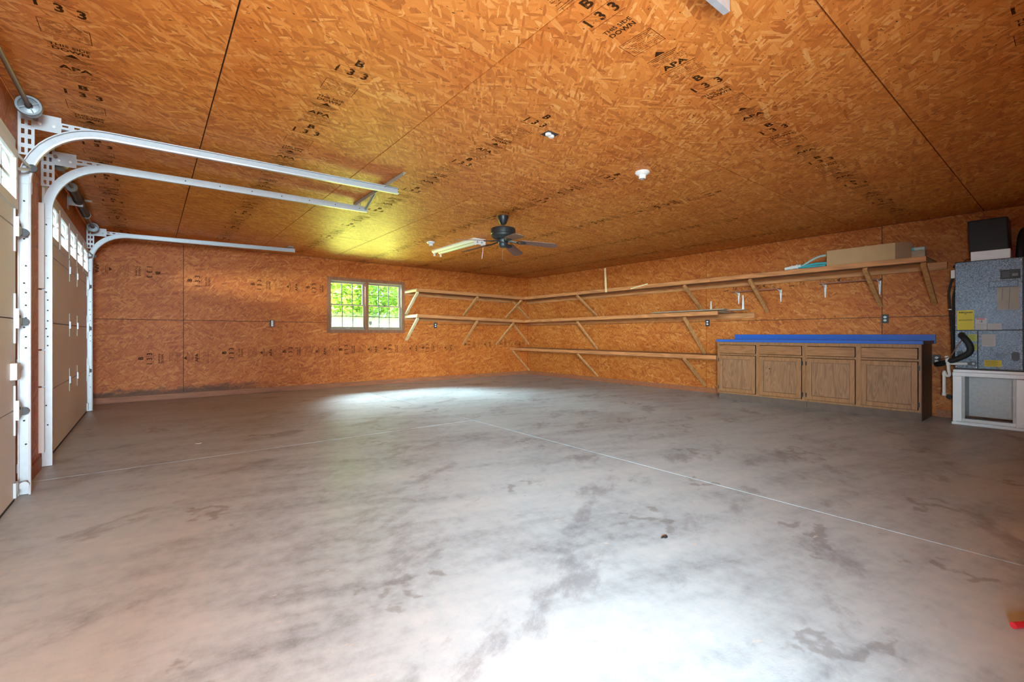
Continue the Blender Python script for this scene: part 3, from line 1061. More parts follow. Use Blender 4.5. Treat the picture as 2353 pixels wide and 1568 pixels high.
# ------------------------------------------------------------------ torsion shafts above the doors
def make_shaft(y0, y1, drums, label, spring=None, gear=None):
    sx, sz = -0.572, 2.398
    t = root('torsion_shaft', (sx, (y0 + y1) / 2, sz), label, 'torsion shaft', 'garage door shafts')
    MB().cyl((sx, y0, sz), (sx, y1, sz), 0.0125, 12).build('shaft', M['shaft'], t)
    for yd, s in drums:
        d = MB().lathe((sx, yd, sz), [(0.014, 0.0), (0.018, -s * 0.012), (0.020, 0), (0.044, s * 0.004), (0.047, -s * 0.010), (0.058, -s * 0.010), (0.062, 0), (0.060, s * 0.018), (0.052, s * 0.04), (0.052, s * 0.055), (0.0, s * 0.055)], 28, 'y')
        for a in range(4):
            an = a * PI / 2 + 0.5
            d.beam((sx + 0.018 * math.cos(an), yd - s * 0.004, sz + 0.018 * math.sin(an)), (sx + 0.046 * math.cos(an), yd - s * 0.004, sz + 0.046 * math.sin(an)), 0.007, 0.008, (0, 1, 0))
        d.build('cable_drum', M['drum'], t)
    if spring:
        pts = []
        a, b = spring
        n = int((b - a) / 0.012)
        for k in range(n * 10 + 1):
            an = 2 * PI * k / 10
            pts.append((sx + 0.034 * math.cos(an), a + (b - a) * k / (n * 10), sz + 0.034 * math.sin(an)))
        MB().tube(pts, 0.0058, 5).build('spring', M['black'], t, kind='stuff')
        for yy in (a, b):
            MB().lathe((sx, yy, sz), [(0.013, -0.012), (0.042, -0.012), (0.045, 0.0), (0.042, 0.012), (0.013, 0.012)], 20, 'y').build('spring_cone', M['drum'], t)
        yc = a + (b - a) * 0.45
        c = MB().box(XL, XL + 0.004, yc - 0.05, yc + 0.05, sz - 0.10, sz + 0.04).box(XL, sx + 0.03, yc - 0.004, yc + 0.004, sz - 0.055, sz + 0.03)
        c.box(sx + 0.03, sx + 0.10, yc - 0.02, yc + 0.02, sz + 0.012, sz + 0.017)
        c.build('centre_bracket', M['galv'], t)
        MB().lathe((sx, yc, sz), [(0.036, -0.13), (0.043, -0.12), (0.044, 0.0), (0.043, 0.12), (0.036, 0.13)], 20, 'y').build('spring_sleeve', M['black'], t)
    return t


make_shaft(0.9, 4.18, [(3.96, 1)], 'rusty shaft with grey drum above the near door')
make_shaft(4.95, 8.2, [(7.93, 1), (5.13, -1)], 'rusty shaft with black spring above the far door', spring=(5.9, 7.15))

# ------------------------------------------------------------------ wall shelves
SD = 0.60


def back_shelf(x0, x1, z0, z1, label, braces, end_rail=True):
    """shelf on the back wall; z0 at the left end, z1 at the corner"""
    t = root('wall_shelf', ((x0 + x1) / 2, L, z0), label, 'shelf', 'long wooden wall shelves')
    yf = L - SD

    def sl(xa, xb, ya, yb, dz0, dz1):
        fa, fb = (xa - x0) / (x1 - x0), (xb - x0) / (x1 - x0)
        za, zb = z0 + (z1 - z0) * fa, z0 + (z1 - z0) * fb
        return MB().hexa([(xa, ya, za + dz0), (xa, yb, za + dz0), (xa, yb, za + dz1), (xa, ya, za + dz1)],
                         [(xb, ya, zb + dz0), (xb, yb, zb + dz0), (xb, yb, zb + dz1), (xb, ya, zb + dz1)])
    sl(x0, x1, yf + 0.038, L - 0.001, -0.018, 0.0).build('board', M['ply'], t)
    sl(x0, x1, yf, yf + 0.037, -0.062, 0.002).build('front_rail', M['pine_x'], t, bevel=0.003)
    sl(x0, x1, L - 0.038, L - 0.001, -0.108, -0.0185).build('ledger', M['pine_x'], t, bevel=0.003)
    if end_rail:
        sl(x0, x0 + 0.037, yf + 0.038, L - 0.039, -0.062, -0.0185).build('end_rail', M['pine_pale_or_lit'], t, bevel=0.003)  # paler wood paints the window's light onto the end rail
    for xt, zt, xb, zb in braces:
        MB().beam((xt, yf + 0.028, zt), (xb, L - 0.018, zb), 0.052, 0.036, (0, 0, 1)).build('brace', M['pine_z'] if xt > 4.4 else M['pine_pale_or_lit'], t, bevel=0.003)  # brace next to the window gets its light as a paler wood
    return t


back_shelf(4.21, 7.045, 1.944, 1.914, 'top shelf on the back wall, starting beside the window',
           [(4.237, 1.868, 4.250, 1.45), (5.70, 1.850, 5.69, 1.46), (6.97, 1.838, 6.93, 1.44)])
back_shelf(4.215, 7.045, 1.424, 1.362, 'lower shelf on the back wall, above a black outlet',
           [(4.243, 1.345, 4.255, 0.90), (5.69, 1.318, 5.66, 0.78), (6.73, 1.295, 6.63, 0.77)])


def right_shelf(y0, y1, z0, z1, label, braces, tail=0.0):
    """shelf on the right wall; z0 at the far end (y1), z1 at the near end (y0)"""
    t = root('wall_shelf', (W, (y0 + y1) / 2, z1), label, 'shelf', 'long wooden wall shelves')
    xf = W - SD

    def sl(xa, xb, ya, yb, dz0, dz1):
        def zz(y):
            return z1 + (z0 - z1) * (y - y0) / (y1 - y0)
        return MB().hexa([(xa, ya, zz(ya) + dz0), (xb, ya, zz(ya) + dz0), (xb, ya, zz(ya) + dz1), (xa, ya, zz(ya) + dz1)],
                         [(xa, yb, zz(yb) + dz0), (xb, yb, zz(yb) + dz0), (xb, yb, zz(yb) + dz1), (xa, yb, zz(yb) + dz1)])
    n = 3 if y1 - y0 > 5 else 2
    cuts = [y0 + (y1 - y0) * k / n for k in range(n + 1)]
    for a, b in zip(cuts[:-1], cuts[1:]):
        sl(xf + 0.038, W - 0.001, a + 0.001, b - 0.001, -0.018, 0.0).build('board', M['ply'], t)
        sl(xf, xf + 0.037, a + 0.001, b - 0.001, -0.062, 0.002).build('front_rail', M['pine_y'], t, bevel=0.003)
    sl(W - 0.038, W - 0.001, y0 - tail, y1, -0.112, -0.0185).build('ledger', M['pine_y'], t, bevel=0.003)
    for yt, zt, yb, zb in braces:
        MB().beam((xf + 0.028, yt, zt), (W - 0.018, yb, zb), 0.052, 0.036, (0, 0, 1)).build('brace', M['pine_z'], t, bevel=0.003)
    return t


right_shelf(1.13, L - 0.002, 1.914, 1.925, 'top shelf on the right wall carrying the cardboard box',
            [(8.80, 1.835, 8.86, 1.43), (6.65, 1.840, 6.59, 1.43), (4.19, 1.842, 4.165, 1.44), (3.12, 1.843, 3.085, 1.37), (1.715, 1.845, 1.675, 1.40), (1.16, 1.845, 1.145, 1.40)], 0.10)
right_shelf(3.60, L - 0.002, 1.362, 1.388, 'middle shelf on the right wall with loose planks on its end',
            [(8.80, 1.285, 8.86, 0.77), (6.65, 1.290, 6.57, 0.70), (4.19, 1.305, 4.13, 0.69)], 0.32)
right_shelf(3.625, L - 0.002, 0.690, 0.683, 'lowest shelf on the right wall, ending at the base cabinets',
            [(8.84, 0.612, 8.84, 0.10), (6.64, 0.610, 6.56, 0.11), (4.19, 0.610, 4.12, 0.12)])

# ------------------------------------------------------------------ base cabinets
CX = W - 0.60


def cabinet(y0, y1, cells, label, side):
    """cells: (y0, y1) of each drawer/door column"""
    t = root('base_cabinet', (W - 0.3, (y0 + y1) / 2, 0), label, 'cabinet', 'oak base cabinets')
    m = MB().box(CX + 0.02, W - 0.002, y0 + 0.001, y0 + 0.018, 0.10, 0.90).box(CX + 0.02, W - 0.002, y1 - 0.018, y1 - 0.001, 0.10, 0.90)
    m.box(CX + 0.02, W - 0.002, y0 + 0.018, y1 - 0.018, 0.10, 0.118).box(W - 0.012, W - 0.002, y0 + 0.018, y1 - 0.018, 0.118, 0.90)
    m.build('carcass', M['oak_dark'], t)
    if side:
        MB().box(CX + 0.004, W - 0.02, y0 - 0.006, y0 + 0.0005, 0.002, 0.90).build('end_panel', M['oak_dark'], t)
    MB().box(CX + 0.055, CX + 0.07, y0 + 0.002, y1 - 0.002, 0.0, 0.10).build('toe_kick', M['kick'], t)
    f = MB()
    ys = [y0 + 0.001] + [v for c in cells for v in (c[0] - 0.006, c[1] + 0.006)] + [y1 - 0.001]
    for a, b in zip(ys[::2], ys[1::2]):
        f.box(CX, CX + 0.02, a, b, 0.10, 0.90)
    for a, b in cells:
        for z0, z1 in ((0.10, 0.124), (0.698, 0.722), (0.858, 0.90)):
            f.box(CX, CX + 0.02, a - 0.006, b + 0.006, z0, z1)
    f.build('face_frame', M['oak_v'], t)
    for k, (a, b) in enumerate(cells):
        MB().box(CX - 0.026, CX - 0.006, a, b, 0.728, 0.852).build('drawer_front', M['oak_h'], t, bevel=0.005)
        st = 0.055
        d = MB().box(CX - 0.026, CX - 0.006, a, a + st, 0.130, 0.692).box(CX - 0.026, CX - 0.006, b - st, b, 0.130, 0.692)
        d.box(CX - 0.026, CX - 0.006, a + st, b - st, 0.130, 0.130 + st).box(CX - 0.026, CX - 0.006, a + st, b - st, 0.692 - st, 0.692)
        do = d.build('door', M['oak_v'], t, bevel=0.003)
        MB().box(CX - 0.0085, CX - 0.007, a + 0.01, b - 0.01, 0.14, 0.68).build('groove_shade', M['oak_dark'], do)  # dark sheet behind the panel, paints the shadow line around it
        MB().box(CX - 0.014, CX - 0.0086, a + st + 0.004, b - st - 0.004, 0.134 + st, 0.688 - st).build('door_panel', M['oak_panel'], do)
        hy = a - 0.010 if (k == 0) else b + 0.010
        for z in (0.19, 0.62):
            MB().box(CX - 0.012, CX - 0.001, min(hy, hy + 0.001) - 0.008, hy + 0.008, z - 0.028, z + 0.028).build('hinge', M['bronze'], do)
        if abs(a - 2.415) < 0.01 and side == 0:
            MB().cyl((CX - 0.0150, b - 0.14, 0.52), (CX - 0.0138, b - 0.14, 0.52), 0.010, 10).build('knob_hole', M['hole'], do)
    return t


cabinet(2.372, 3.602, [(2.415, 2.963), (3.024, 3.563)], 'left oak base cabinet with a knob hole in one door', 0)
cabinet(1.175, 2.371, [(1.193 + 0.01, 1.740), (1.807, 2.346)], 'right oak base cabinet with dark end panel, next to the air handler', 1)
ct = root('countertop', (W - 0.3, 2.37, 0.90), 'bright blue laminate countertop with backsplash on the oak cabinets', 'countertop')
MB().box(CX - 0.032, W - 0.02, 1.155, 3.607, 0.902, 0.940).build('worktop', M['blue'], ct, bevel=0.003)
MB().box(W - 0.020, W - 0.001, 1.140, 3.605, 0.902, 1.014).build('backsplash', M['blue'], ct)
MB().box(W - 0.021, W - 0.001, 1.134, 1.1395, 0.902, 1.016).box(W - 0.021, W - 0.001, 1.1395, 3.605, 1.0142, 1.017).build('edge_strip', M['blue_edge'], ct)
MB().box(CX - 0.033, W - 0.022, 1.149, 1.1545, 0.902, 0.941).build('edge_strip', M['blue_edge'], ct)

# ------------------------------------------------------------------ things on the shelves
b = root('cardboard_box', (7.25, 1.8, 1.926), 'long tan cardboard box lying on the top shelf', 'box')
m = MB().box(7.10, 7.40, 1.42, 2.135, 1.9265, 2.135)
m.build('box_body', M['card'], b, bevel=0.004)
MB().hexa([(7.102, 1.42, 1.93), (7.106, 1.42, 1.93), (7.106, 1.42, 2.133), (7.102, 1.42, 2.133)],
          [(7.15, 1.275, 1.932), (7.154, 1.275, 1.932), (7.154, 1.275, 2.128), (7.15, 1.275, 2.128)]).build('flap', M['card_dark'], b)
MB().hexa([(7.385, 1.42, 1.93), (7.395, 1.42, 1.93), (7.395, 1.42, 2.133), (7.385, 1.42, 2.133)],
          [(7.40, 1.30, 1.93), (7.41, 1.30, 1.93), (7.41, 1.30, 2.125), (7.40, 1.30, 2.125)]).build('flap', M['card_dark'], b)
hs = root('vacuum_hose', (7.2, 2.4, 1.926), 'teal hose with white fitting at the left end of the cardboard box', 'hose')
MB().tube(bend([(7.14, 2.155, 2.085), (7.14, 2.24, 2.075), (7.14, 2.33, 2.035), (7.14, 2.42, 1.985), (7.15, 2.47, 1.968)]), 0.013, 8).build('upper_loop', M['paleteal'], hs)
MB().tube(bend([(7.17, 2.15, 1.98), (7.16, 2.28, 1.985), (7.15, 2.48, 1.962)]), 0.017, 8).build('lower_tube', M['teal'], hs)
MB().tube([(7.12, 2.15, 1.948), (7.12, 2.30, 1.948), (7.13, 2.48, 1.950)], 0.012, 8).build('bottom_tube', M['teal'], hs)
m = MB().tube([(7.15, 2.455, 1.975), (7.15, 2.60, 1.962)], 0.026, 12).cyl((7.15, 2.60, 1.962), (7.15, 2.66, 1.957), 0.021, 12)
m.lathe((7.15, 2.49, 1.972), [(0.026, 0), (0.034, 0.004), (0.034, 0.018), (0.026, 0.022)], 12, 'y')
m.lathe((7.15, 2.56, 1.965), [(0.026, 0), (0.031, 0.004), (0.031, 0.016), (0.026, 0.02)], 12, 'y')
m.build('fitting', M['white'], hs)
pp = root('pipe_offcut', (7.14, 1.2, 1.99), 'pale grey pipe end right of the cardboard box on top shelf', 'pipe')
MB().cyl((7.165, 1.26, 2.035), (7.12, 1.148, 2.030), 0.021, 12).build('tube', M['pipegrey'], pp)
MB().cyl((7.171, 1.268, 2.036), (7.163, 1.245, 2.0355), 0.025, 12).build('collar', M['teal'], pp)
MB().box(7.10, 7.20, 1.15, 1.268, 1.927, 2.008).build('offcut_block', M['ply'], pp)
# stick leaning upright against the top shelf edge, short stick on it
MB().beam((7.035, 5.83, 1.845), (7.030, 5.855, 2.325), 0.040, 0.014, (1, 0, 0)).build('wood_stick', M['pine_pale_or_lit'], None, bevel=0.003, origin=(7.035, 5.83, 1.845), label='pale upright stick fixed to the edge of the top shelf', cat='stick')
MB().beam((7.02, 5.235, 1.868), (7.06, 4.90, 1.932), 0.020, 0.022).build('wood_stick', M['pine_pale_or_lit'], None, bevel=0.003, origin=(7.04, 5.0, 1.88), label='short pale stick lying aslant on the top shelf edge', cat='stick')
# loose planks at the near end of the middle shelf
MB().beam((7.10, 4.80, 1.404), (7.10, 3.50, 1.415), 0.12, 0.020).build('plank', M['ply'], None, bevel=0.002, origin=(7.1, 4.1, 1.40), label='thin weathered plank, upper one on the middle shelf end', cat='plank')
MB().beam((7.26, 3.95, 1.400), (7.30, 3.27, 1.402), 0.14, 0.014).build('plank', M['ply'], None, bevel=0.002, origin=(7.28, 3.6, 1.40), label='thin plank under the loose white bracket, jutting past the middle shelf', cat='plank')


# small red-brown shelves on white stamped brackets
def lbracket(mb, y, ztop, arm, leg, x=W):
    mb.prism([(x - 0.001, y - 0.016, ztop), (x - 0.001, y + 0.016, ztop), (x - 0.001, y + 0.006, ztop - leg), (x - 0.001, y - 0.006, ztop - leg)], (-0.006, 0, 0))
    mb.prism([(x - 0.001, y - 0.016, ztop), (x - 0.001, y + 0.016, ztop), (x - arm, y + 0.007, ztop), (x - arm, y - 0.007, ztop)], (0, 0, -0.005))
    mb.prism([(x - 0.004, y - 0.003, ztop - 0.004), (x - arm * 0.9, y - 0.003, ztop - 0.004), (x - 0.004, y - 0.003, ztop - 0.055)], (0, 0.006, 0))


for (y0, y1, b1, b2, zt, lab) in ((2.90, 3.62, 3.545, 2.905, 1.708, 'small red-brown shelf on white brackets, left one'),
                                  (1.66, 2.36, 2.315, 1.690, 1.738, 'small red-brown shelf on white brackets, right one above the outlet')):
    t = root('bracket_shelf', (W, (y0 + y1) / 2, zt), lab, 'shelf', 'small bracket shelves')
    MB().box(W - 0.125, W - 0.002, y0, y1, zt, zt + 0.019).build('board', M['mahogany'], t, bevel=0.002)
    for yb in (b1, b2):
        m = MB()
        lbracket(m, yb, zt - 0.0005, 0.125, 0.185)
        m.build('bracket', M['white'], t)
for y, x, zz, lab in ((3.318, 7.30, 1.4095, 'loose white shelf bracket standing upside down on the thin plank'),
                      (3.90, 7.42, 1.3905, 'loose white bracket upright on the middle shelf, above the outlet')):
    m = MB()
    leg = 0.225 if y < 3.5 else 0.185
    m.prism([(x, y - 0.017, zz), (x, y + 0.017, zz), (x, y + 0.006, zz + leg), (x, y - 0.006, zz + leg)], (-0.006, 0, 0))
    m.prism([(x, y - 0.016, zz), (x, y + 0.016, zz), (x - 0.12, y + 0.16, zz), (x - 0.12, y + 0.13, zz)], (0, 0, 0.004))
    m.build('shelf_bracket', M['white'], None, origin=(x, y, zz), label=lab, cat='bracket')


# ------------------------------------------------------------------ outlets
def outlet(c, r, n, label, plate_white):
    c, r, n = Vector(c), Vector(r), Vector(n)
    u = Vector((0, 0, 1))
    t = root('outlet', c, label, 'outlet', 'wall outlets')

    def slab(mb, du, dz, w, h, d0, d1):
        p = c + r * du + u * dz
        lo = [p + n * d0 + r * a * w / 2 + u * b * h / 2 for a, b in ((-1, -1), (1, -1), (1, 1), (-1, 1))]
        mb.hexa(lo, [v + n * (d1 - d0) for v in lo])
        return mb
    slab(MB(), 0, 0, 0.072, 0.116, 0.0, 0.014).build('box', M['black'], t, bevel=0.003)
    if plate_white:
        slab(MB(), 0, 0, 0.036, 0.104, 0.014, 0.020).build('receptacle', M['white'], t, bevel=0.004)
    else:
        for dz in (-0.021, 0.021):
            m = MB()
            pts = []
            for k in range(12):
                a = 2 * PI * k / 12
                pts.append(c + r * (0.017 * math.cos(a)) + u * (dz + 0.0145 * math.sin(a)) + n * 0.014)
            m.prism(pts, n * 0.005)
            m.build('receptacle', M['white'], t)
    s = MB()
    for dz in (-0.021, 0.021):
        for du in (-0.006, 0.006):
            slab(s, du, dz + 0.003, 0.0028, 0.010, 0.0185, 0.0208)
    s.build('slots', M['hole'], t, kind='stuff')


outlet((1.698, L, 1.213), (1, 0, 0), (0, -1, 0), 'black-boxed outlet with white face, left of the window', True)
outlet((4.955, L, 1.220), (1, 0, 0), (0, -1, 0), 'black outlet on the back wall under the shelf', False)
outlet((W, 4.080, 1.219), (0, 1, 0), (-1, 0, 0), 'black outlet on right wall under the middle shelf end', False)
outlet((W, 1.632, 1.225), (0, 1, 0), (-1, 0, 0), 'grey-black outlet above the blue countertop', False)
outlet((W, 1.128, 0.708), (0, 1, 0), (-1, 0, 0), 'outlet low on the wall between cabinet and air handler', False)

# ------------------------------------------------------------------ air handler on its white stand
AX = 7.17
AY0, AY1 = 0.393, 0.906
st = root('air_return_stand', (7.4, 0.65, 0), 'white foil-wrapped return stand with open grey front under the air handler', 'air return')
m = MB().box(AX - 0.012, W - 0.01, 0.849, 0.924, 0.03, 0.545)
m.build('left_post', M['foil'], st, bevel=0.004)
MB().box(AX - 0.012, W - 0.01, 0.365, 0.441, 0.03, 0.540).build('right_post', M['foil'], st, bevel=0.004)
MB().box(AX - 0.018, W - 0.01, 0.365, 0.926, 0.545, 0.590).build('lower_header', M['foil'], st, bevel=0.004)
MB().box(AX - 0.010, W - 0.01, 0.380, 0.922, 0.590, 0.622).build('upper_header', M['foil'], st, bevel=0.004)
MB().box(AX - 0.03, W - 0.01, 0.36, 0.93, 0.002, 0.030).build('base_flange', M['foil'], st, bevel=0.003)
MB().box(AX + 0.0, AX + 0.05, 0.441, 0.849, 0.030, 0.070).box(AX - 0.045, AX + 0.02, 0.441, 0.890, 0.0305, 0.040).build('sill', M['sheet'], st)
MB().box(AX + 0.30, AX + 0.31, 0.441, 0.849, 0.07, 0.545).build('inner_back', M['filter'], st)
for a, b_ in ((0.826, 0.849), (0.441, 0.464)):
    MB().box(AX, AX + 0.30, a, b_, 0.07, 0.545).build('inner_side', M['filter'], st)

ah = root('air_handler', (7.4, 0.65, 0.622), 'grey speckled steel air handler covered in labels, at right edge', 'air handler')
MB().box(AX + 0.012, W - 0.02, AY0 - 0.02, AY1 + 0.002, 0.625, 1.835).build('cabinet_body', M['trimblack'], ah, bevel=0.004)
MB().box(AX, AX + 0.012, AY0, AY1, 1.066, 1.828).build('upper_panel', M['steel'], ah, bevel=0.004)
MB().box(AX, AX + 0.012, 0.727, AY1, 0.640, 1.058).build('coil_panel', M['steel'], ah, bevel=0.003)
MB().box(AX, AX + 0.012, AY0, 0.721, 0.640, 1.058).build('filter_panel', M['steel'], ah, bevel=0.003)


def on_face(name, y0, y1, z0, z1, mat, parent, d=0.0012, label=None, x=AX):
    return MB().box(x - d, x + 0.0005, y0, y1, z0, z1).build(name, mat, parent, label=label)


def lines(parent, y0, y1, z0, z1, n, mat, h=0.004, ragged=0.3):
    mb = MB()
    r = random.Random(int(y0 * 1000))
    for k in range(n):
        z = z1 - (z1 - z0) * (k + 0.5) / n
        mb.box(AX - 0.0021, AX - 0.001, y0 + (y1 - y0) * r.random() * ragged, y1, z - h / 2, z + h / 2)
    return mb.build('print_lines', mat, parent)


bz = on_face('breaker_bezel', 0.410, 0.555, 1.607, 1.708, M['black'], ah, 0.008)
MB().box(AX - 0.011, AX - 0.008, 0.488, 0.543, 1.620, 1.694).build('breaker_cover', M['duct'], bz, bevel=0.004)
MB().box(AX - 0.012, AX - 0.008, 0.425, 0.470, 1.635, 1.665).build('breaker_switch', M['greyprint'], bz, bevel=0.003)
hd = MB()
for a, b_, c_, d_ in ((0.425, 0.643, 1.522, 1.530), (0.425, 0.643, 1.587, 1.595), (0.635, 0.643, 1.53, 1.587), (0.425, 0.431, 1.53, 1.587)):
    hd.box(AX - 0.004, AX, a, b_, c_, d_)
hd.build('handle_recess', M['trimblack'], ah)
pg = on_face('stained_label', 0.417, 0.578, 1.280, 1.522, M['oldpaper'], ah, label='large pale wrinkled paper label')
mb = MB()
for y, zs in ((0.545, (1.515, 1.46, 1.41, 1.385)), (0.492, (1.515, 1.45, 1.38, 1.285))):
    mb.tube([(AX - 0.002, y + 0.008 * math.sin(7 * z), z) for z in zs], 0.0025, 5)
mb.build('wrinkle', M['greyprint'], pg)
yl = on_face('energy_label', 0.754, 0.887, 1.068, 1.288, M['yellow'], ah, label='yellow energy label with black heading')
mb = MB()
put_text(mb, 'ENERGYGUIDE', 0.020, (AX - 0.0022, 0.8205, 1.262), (0, -1, 0), (0, 0, 1), 0.0009, 0.82)
mb.box(AX - 0.0021, AX - 0.001, 0.763, 0.877, 1.175, 1.181)
mb.box(AX - 0.0021, AX - 0.001, 0.812, 0.828, 1.243, 1.249)
mb.build('lettering', M['print'], yl, kind='stuff')
lines(yl, 0.765, 0.875, 1.190, 1.238, 3, M['lime'], 0.003)
lines(yl, 0.765, 0.875, 1.075, 1.168, 5, M['lime'], 0.003)
wr = on_face('warning_label', 0.655, 0.743, 1.068, 1.196, M['paper'], ah, label='white label with red top')
MB().box(AX - 0.0021, AX - 0.001, 0.672, 0.735, 1.180, 1.192).build('red_band', M['redprint'], wr)
mb = MB()
put_text(mb, '-3', 0.032, (AX - 0.0022, 0.70, 1.160), (0, -1, 0), (0, 0, 1), 0.001)
mb.build('lettering', M['print'], wr, kind='stuff')
lines(wr, 0.662, 0.737, 1.075, 1.14, 6, M['greyprint'], 0.0025)
wl_ = on_face('strip_label', 0.543, 0.649, 1.068, 1.135, M['paper'], ah)
lines(wl_, 0.55, 0.642, 1.075, 1.128, 5, M['greyprint'], 0.0025)
for a, b_, c_, d_ in ((0.730, 0.802, 0.942, 1.018), (0.730, 0.778, 0.840, 0.911)):
    q = on_face('caution_label', a, b_, c_, d_, M['lime'], ah, label='yellow-green caution label')
    lines(q, a + 0.006, b_ - 0.006, c_ + 0.006, d_ - 0.006, 5, M['print'], 0.002)
q = on_face('white_label', 0.590, 0.694, 0.886, 1.016, M['paper'], ah)
lines(q, 0.596, 0.688, 0.895, 1.008, 9, M['greyprint'], 0.0025)
q = on_face('yellow_label', 0.544, 0.674, 0.667, 0.737, M['yellow'], ah)
lines(q, 0.55, 0.668, 0.673, 0.731, 5, M['print'], 0.0022)
lines(ah, 0.513, 0.590, 0.758, 0.812, 6, M['print'], 0.0035, 0.25)


def oval(y0, y1, z0, z1, x):
    yc, zc, a, b_ = (y0 + y1) / 2, (z0 + z1) / 2, (y1 - y0) / 2, (z1 - z0) / 2
    pts = []
    for k in range(20):
        an = 2 * PI * k / 20
        ca, sa = math.cos(an), math.sin(an)
        pts.append((x, yc + a * math.copysign(abs(ca) ** 0.6, ca), zc + b_ * math.copysign(abs(sa) ** 0.6, sa)))
    return pts


MB().prism(oval(0.416, 0.474, 0.735, 0.832, AX), (-0.006, 0, 0)).build('knockout_plug', M['trimblack'], ah)
MB().prism(oval(0.835, 0.887, 0.770, 0.832, AX), (-0.006, 0, 0)).build('knockout_plug', M['trimblack'], ah)
MB().prism(oval(0.735, 0.800, 0.668, 0.716, AX), (-0.006, 0, 0)).build('drain_plate', M['trimblack'], ah)
MB().cyl((AX - 0.006, 0.757, 0.692), (AX - 0.022, 0.757, 0.692), 0.013, 12).build('drain_plug', M['drum'], ah)
mb = MB()
for y, z in ((0.895, 1.80), (0.405, 1.80), (0.40, 0.66), (0.735, 0.652), (0.895, 0.652)):
    mb.lathe((AX, y, z), [(0.006, 0), (0.006, -0.003), (0, -0.005)], 8, 'x')
mb.build('screws', M['foil'], ah, kind='stuff')
MB().box(7.20, 7.28, AY1 + 0.003, 0.945, 1.660, 1.752).build('junction_box', M['white'], ah, bevel=0.004)

dk = root('supply_duct', (7.47, 0.65, 1.836), 'black angled supply duct on top of the air handler', 'duct')
MB().box(7.26, 7.60, 0.486, 0.790, 1.837, 1.945).build('white_collar', M['foil'], dk, bevel=0.003)
m = MB()
m.hexa([(7.275, 0.495, 1.935), (7.60, 0.495, 1.935), (7.60, 0.805, 1.935), (7.275, 0.805, 1.935)],
       [(7.30, 0.510, 2.305), (7.63, 0.510, 2.305), (7.63, 0.822, 2.305), (7.30, 0.822, 2.305)])
m.build('duct_box', M['duct'], dk, bevel=0.012)
rh = root('refrigerant_line', (7.5, 0.42, 1.84), 'black insulated line rising behind the duct at the frame edge', 'pipe')
MB().tube(bend([(7.45, 0.43, 1.837), (7.46, 0.425, 1.95), (7.52, 0.42, 2.08), (7.60, 0.41, 2.16), (7.646, 0.40, 2.18)]), 0.035, 10).build('foam_tube', M['foam'], rh)
MB().tube([(7.36, 0.462, 1.838), (7.37, 0.468, 1.92), (7.40, 0.475, 2.0)], 0.006, 6).build('red_cable', M['redwire'], rh)

fh = root('suction_hose', (7.1, 0.9, 0.66), 'bent black foam-wrapped hose in front of the lower panel', 'hose')
MB().tube(bend([(AX, 0.850, 1.015), (7.13, 0.848, 1.005), (7.085, 0.820, 0.978), (7.07, 0.785, 0.92), (7.07, 0.770, 0.86), (7.075, 0.785, 0.810), (7.085, 0.84, 0.765), (7.13, 0.94, 0.710), (7.25, 1.04, 0.675), (7.40, 1.09, 0.66), (7.645, 1.10, 0.655)]), 0.030, 12).build('foam_tube', M['foam'], fh)
MB().tube(bend([(AX, 0.835, 0.975), (7.10, 0.855, 0.93), (7.10, 0.895, 0.85), (7.11, 0.93, 0.78), (7.15, 1.00, 0.735), (7.645, 1.12, 0.715)]), 0.006, 6).build('wire', M['copperwire'], fh)

dp = root('drain_pipe', (7.1, 0.95, 0.55), 'white plastic drain pipe with trap left of the stand', 'pipe')
MB().tube([(AX, 0.806, 0.692), (7.12, 0.808, 0.690), (7.12, 0.865, 0.688), (7.12, 0.955, 0.684)], 0.0145, 10).build('run', M['pvc'], dp)
MB().tube(bend([(7.12, 0.955, 0.70), (7.12, 0.953, 0.62), (7.12, 0.945, 0.565), (7.12, 0.957, 0.545), (7.12, 0.975, 0.553), (7.12, 0.984, 0.585), (7.12, 0.988, 0.59), (7.12, 0.990, 0.56), (7.12, 0.990, 0.33)]), 0.0155, 12).build('trap', M['pvc'], dp)
m = MB().lathe((7.12, 0.955, 0.665), [(0.0155, 0), (0.0195, 0), (0.0195, 0.04), (0.0155, 0.04)], 12)
m.lathe((7.12, 0.990, 0.318), [(0, 0), (0.019, 0), (0.019, 0.03), (0.0155, 0.03)], 12)
m.lathe((7.12, 0.990, 0.55), [(0.0155, 0), (0.019, 0), (0.019, 0.03), (0.0155, 0.03)], 12)
m.build('couplings', M['pvc'], dp, kind='stuff')
m = MB().cyl((7.12, 0.966, 0.70), (7.12, 0.966, 0.765), 0.0145, 10).lathe((7.12, 0.966, 0.745), [(0.0145, 0), (0.019, 0), (0.019, 0.025), (0, 0.025)], 12)
m.build('vent_stub', M['pvc'], dp)
MB().lathe((W - 0.0005, 1.016, 0.255), [(0.0, -0.001), (0.020, -0.001), (0.024, -0.008), (0.030, -0.008), (0.030, 0.0)], 16, 'x').build('pipe_sleeve', M['rubber'], None, origin=(W, 1.016, 0.255), label='black round sleeve in the wall beside the drain pipe end', cat='sleeve')
cb = root('power_cable', (7.3, 0.95, 0.7), 'black power cable running down beside the air handler', 'cable')
MB().tube(bend([(7.25, 0.935, 1.662), (7.26, 0.952, 1.60), (7.27, 0.968, 1.50), (7.28, 0.965, 1.40), (7.29, 0.957, 1.25), (7.30, 0.945, 1.00), (7.31, 0.940, 0.72)]), 0.011, 8).build('cable_sheath', M['rubber'], cb)
MB().tube([(7.45, 0.915, 1.70), (7.44, 0.955, 1.45), (7.43, 0.950, 1.1), (7.42, 0.945, 0.72)], 0.011, 8).build('cable_sheath', M['rubber'], cb)
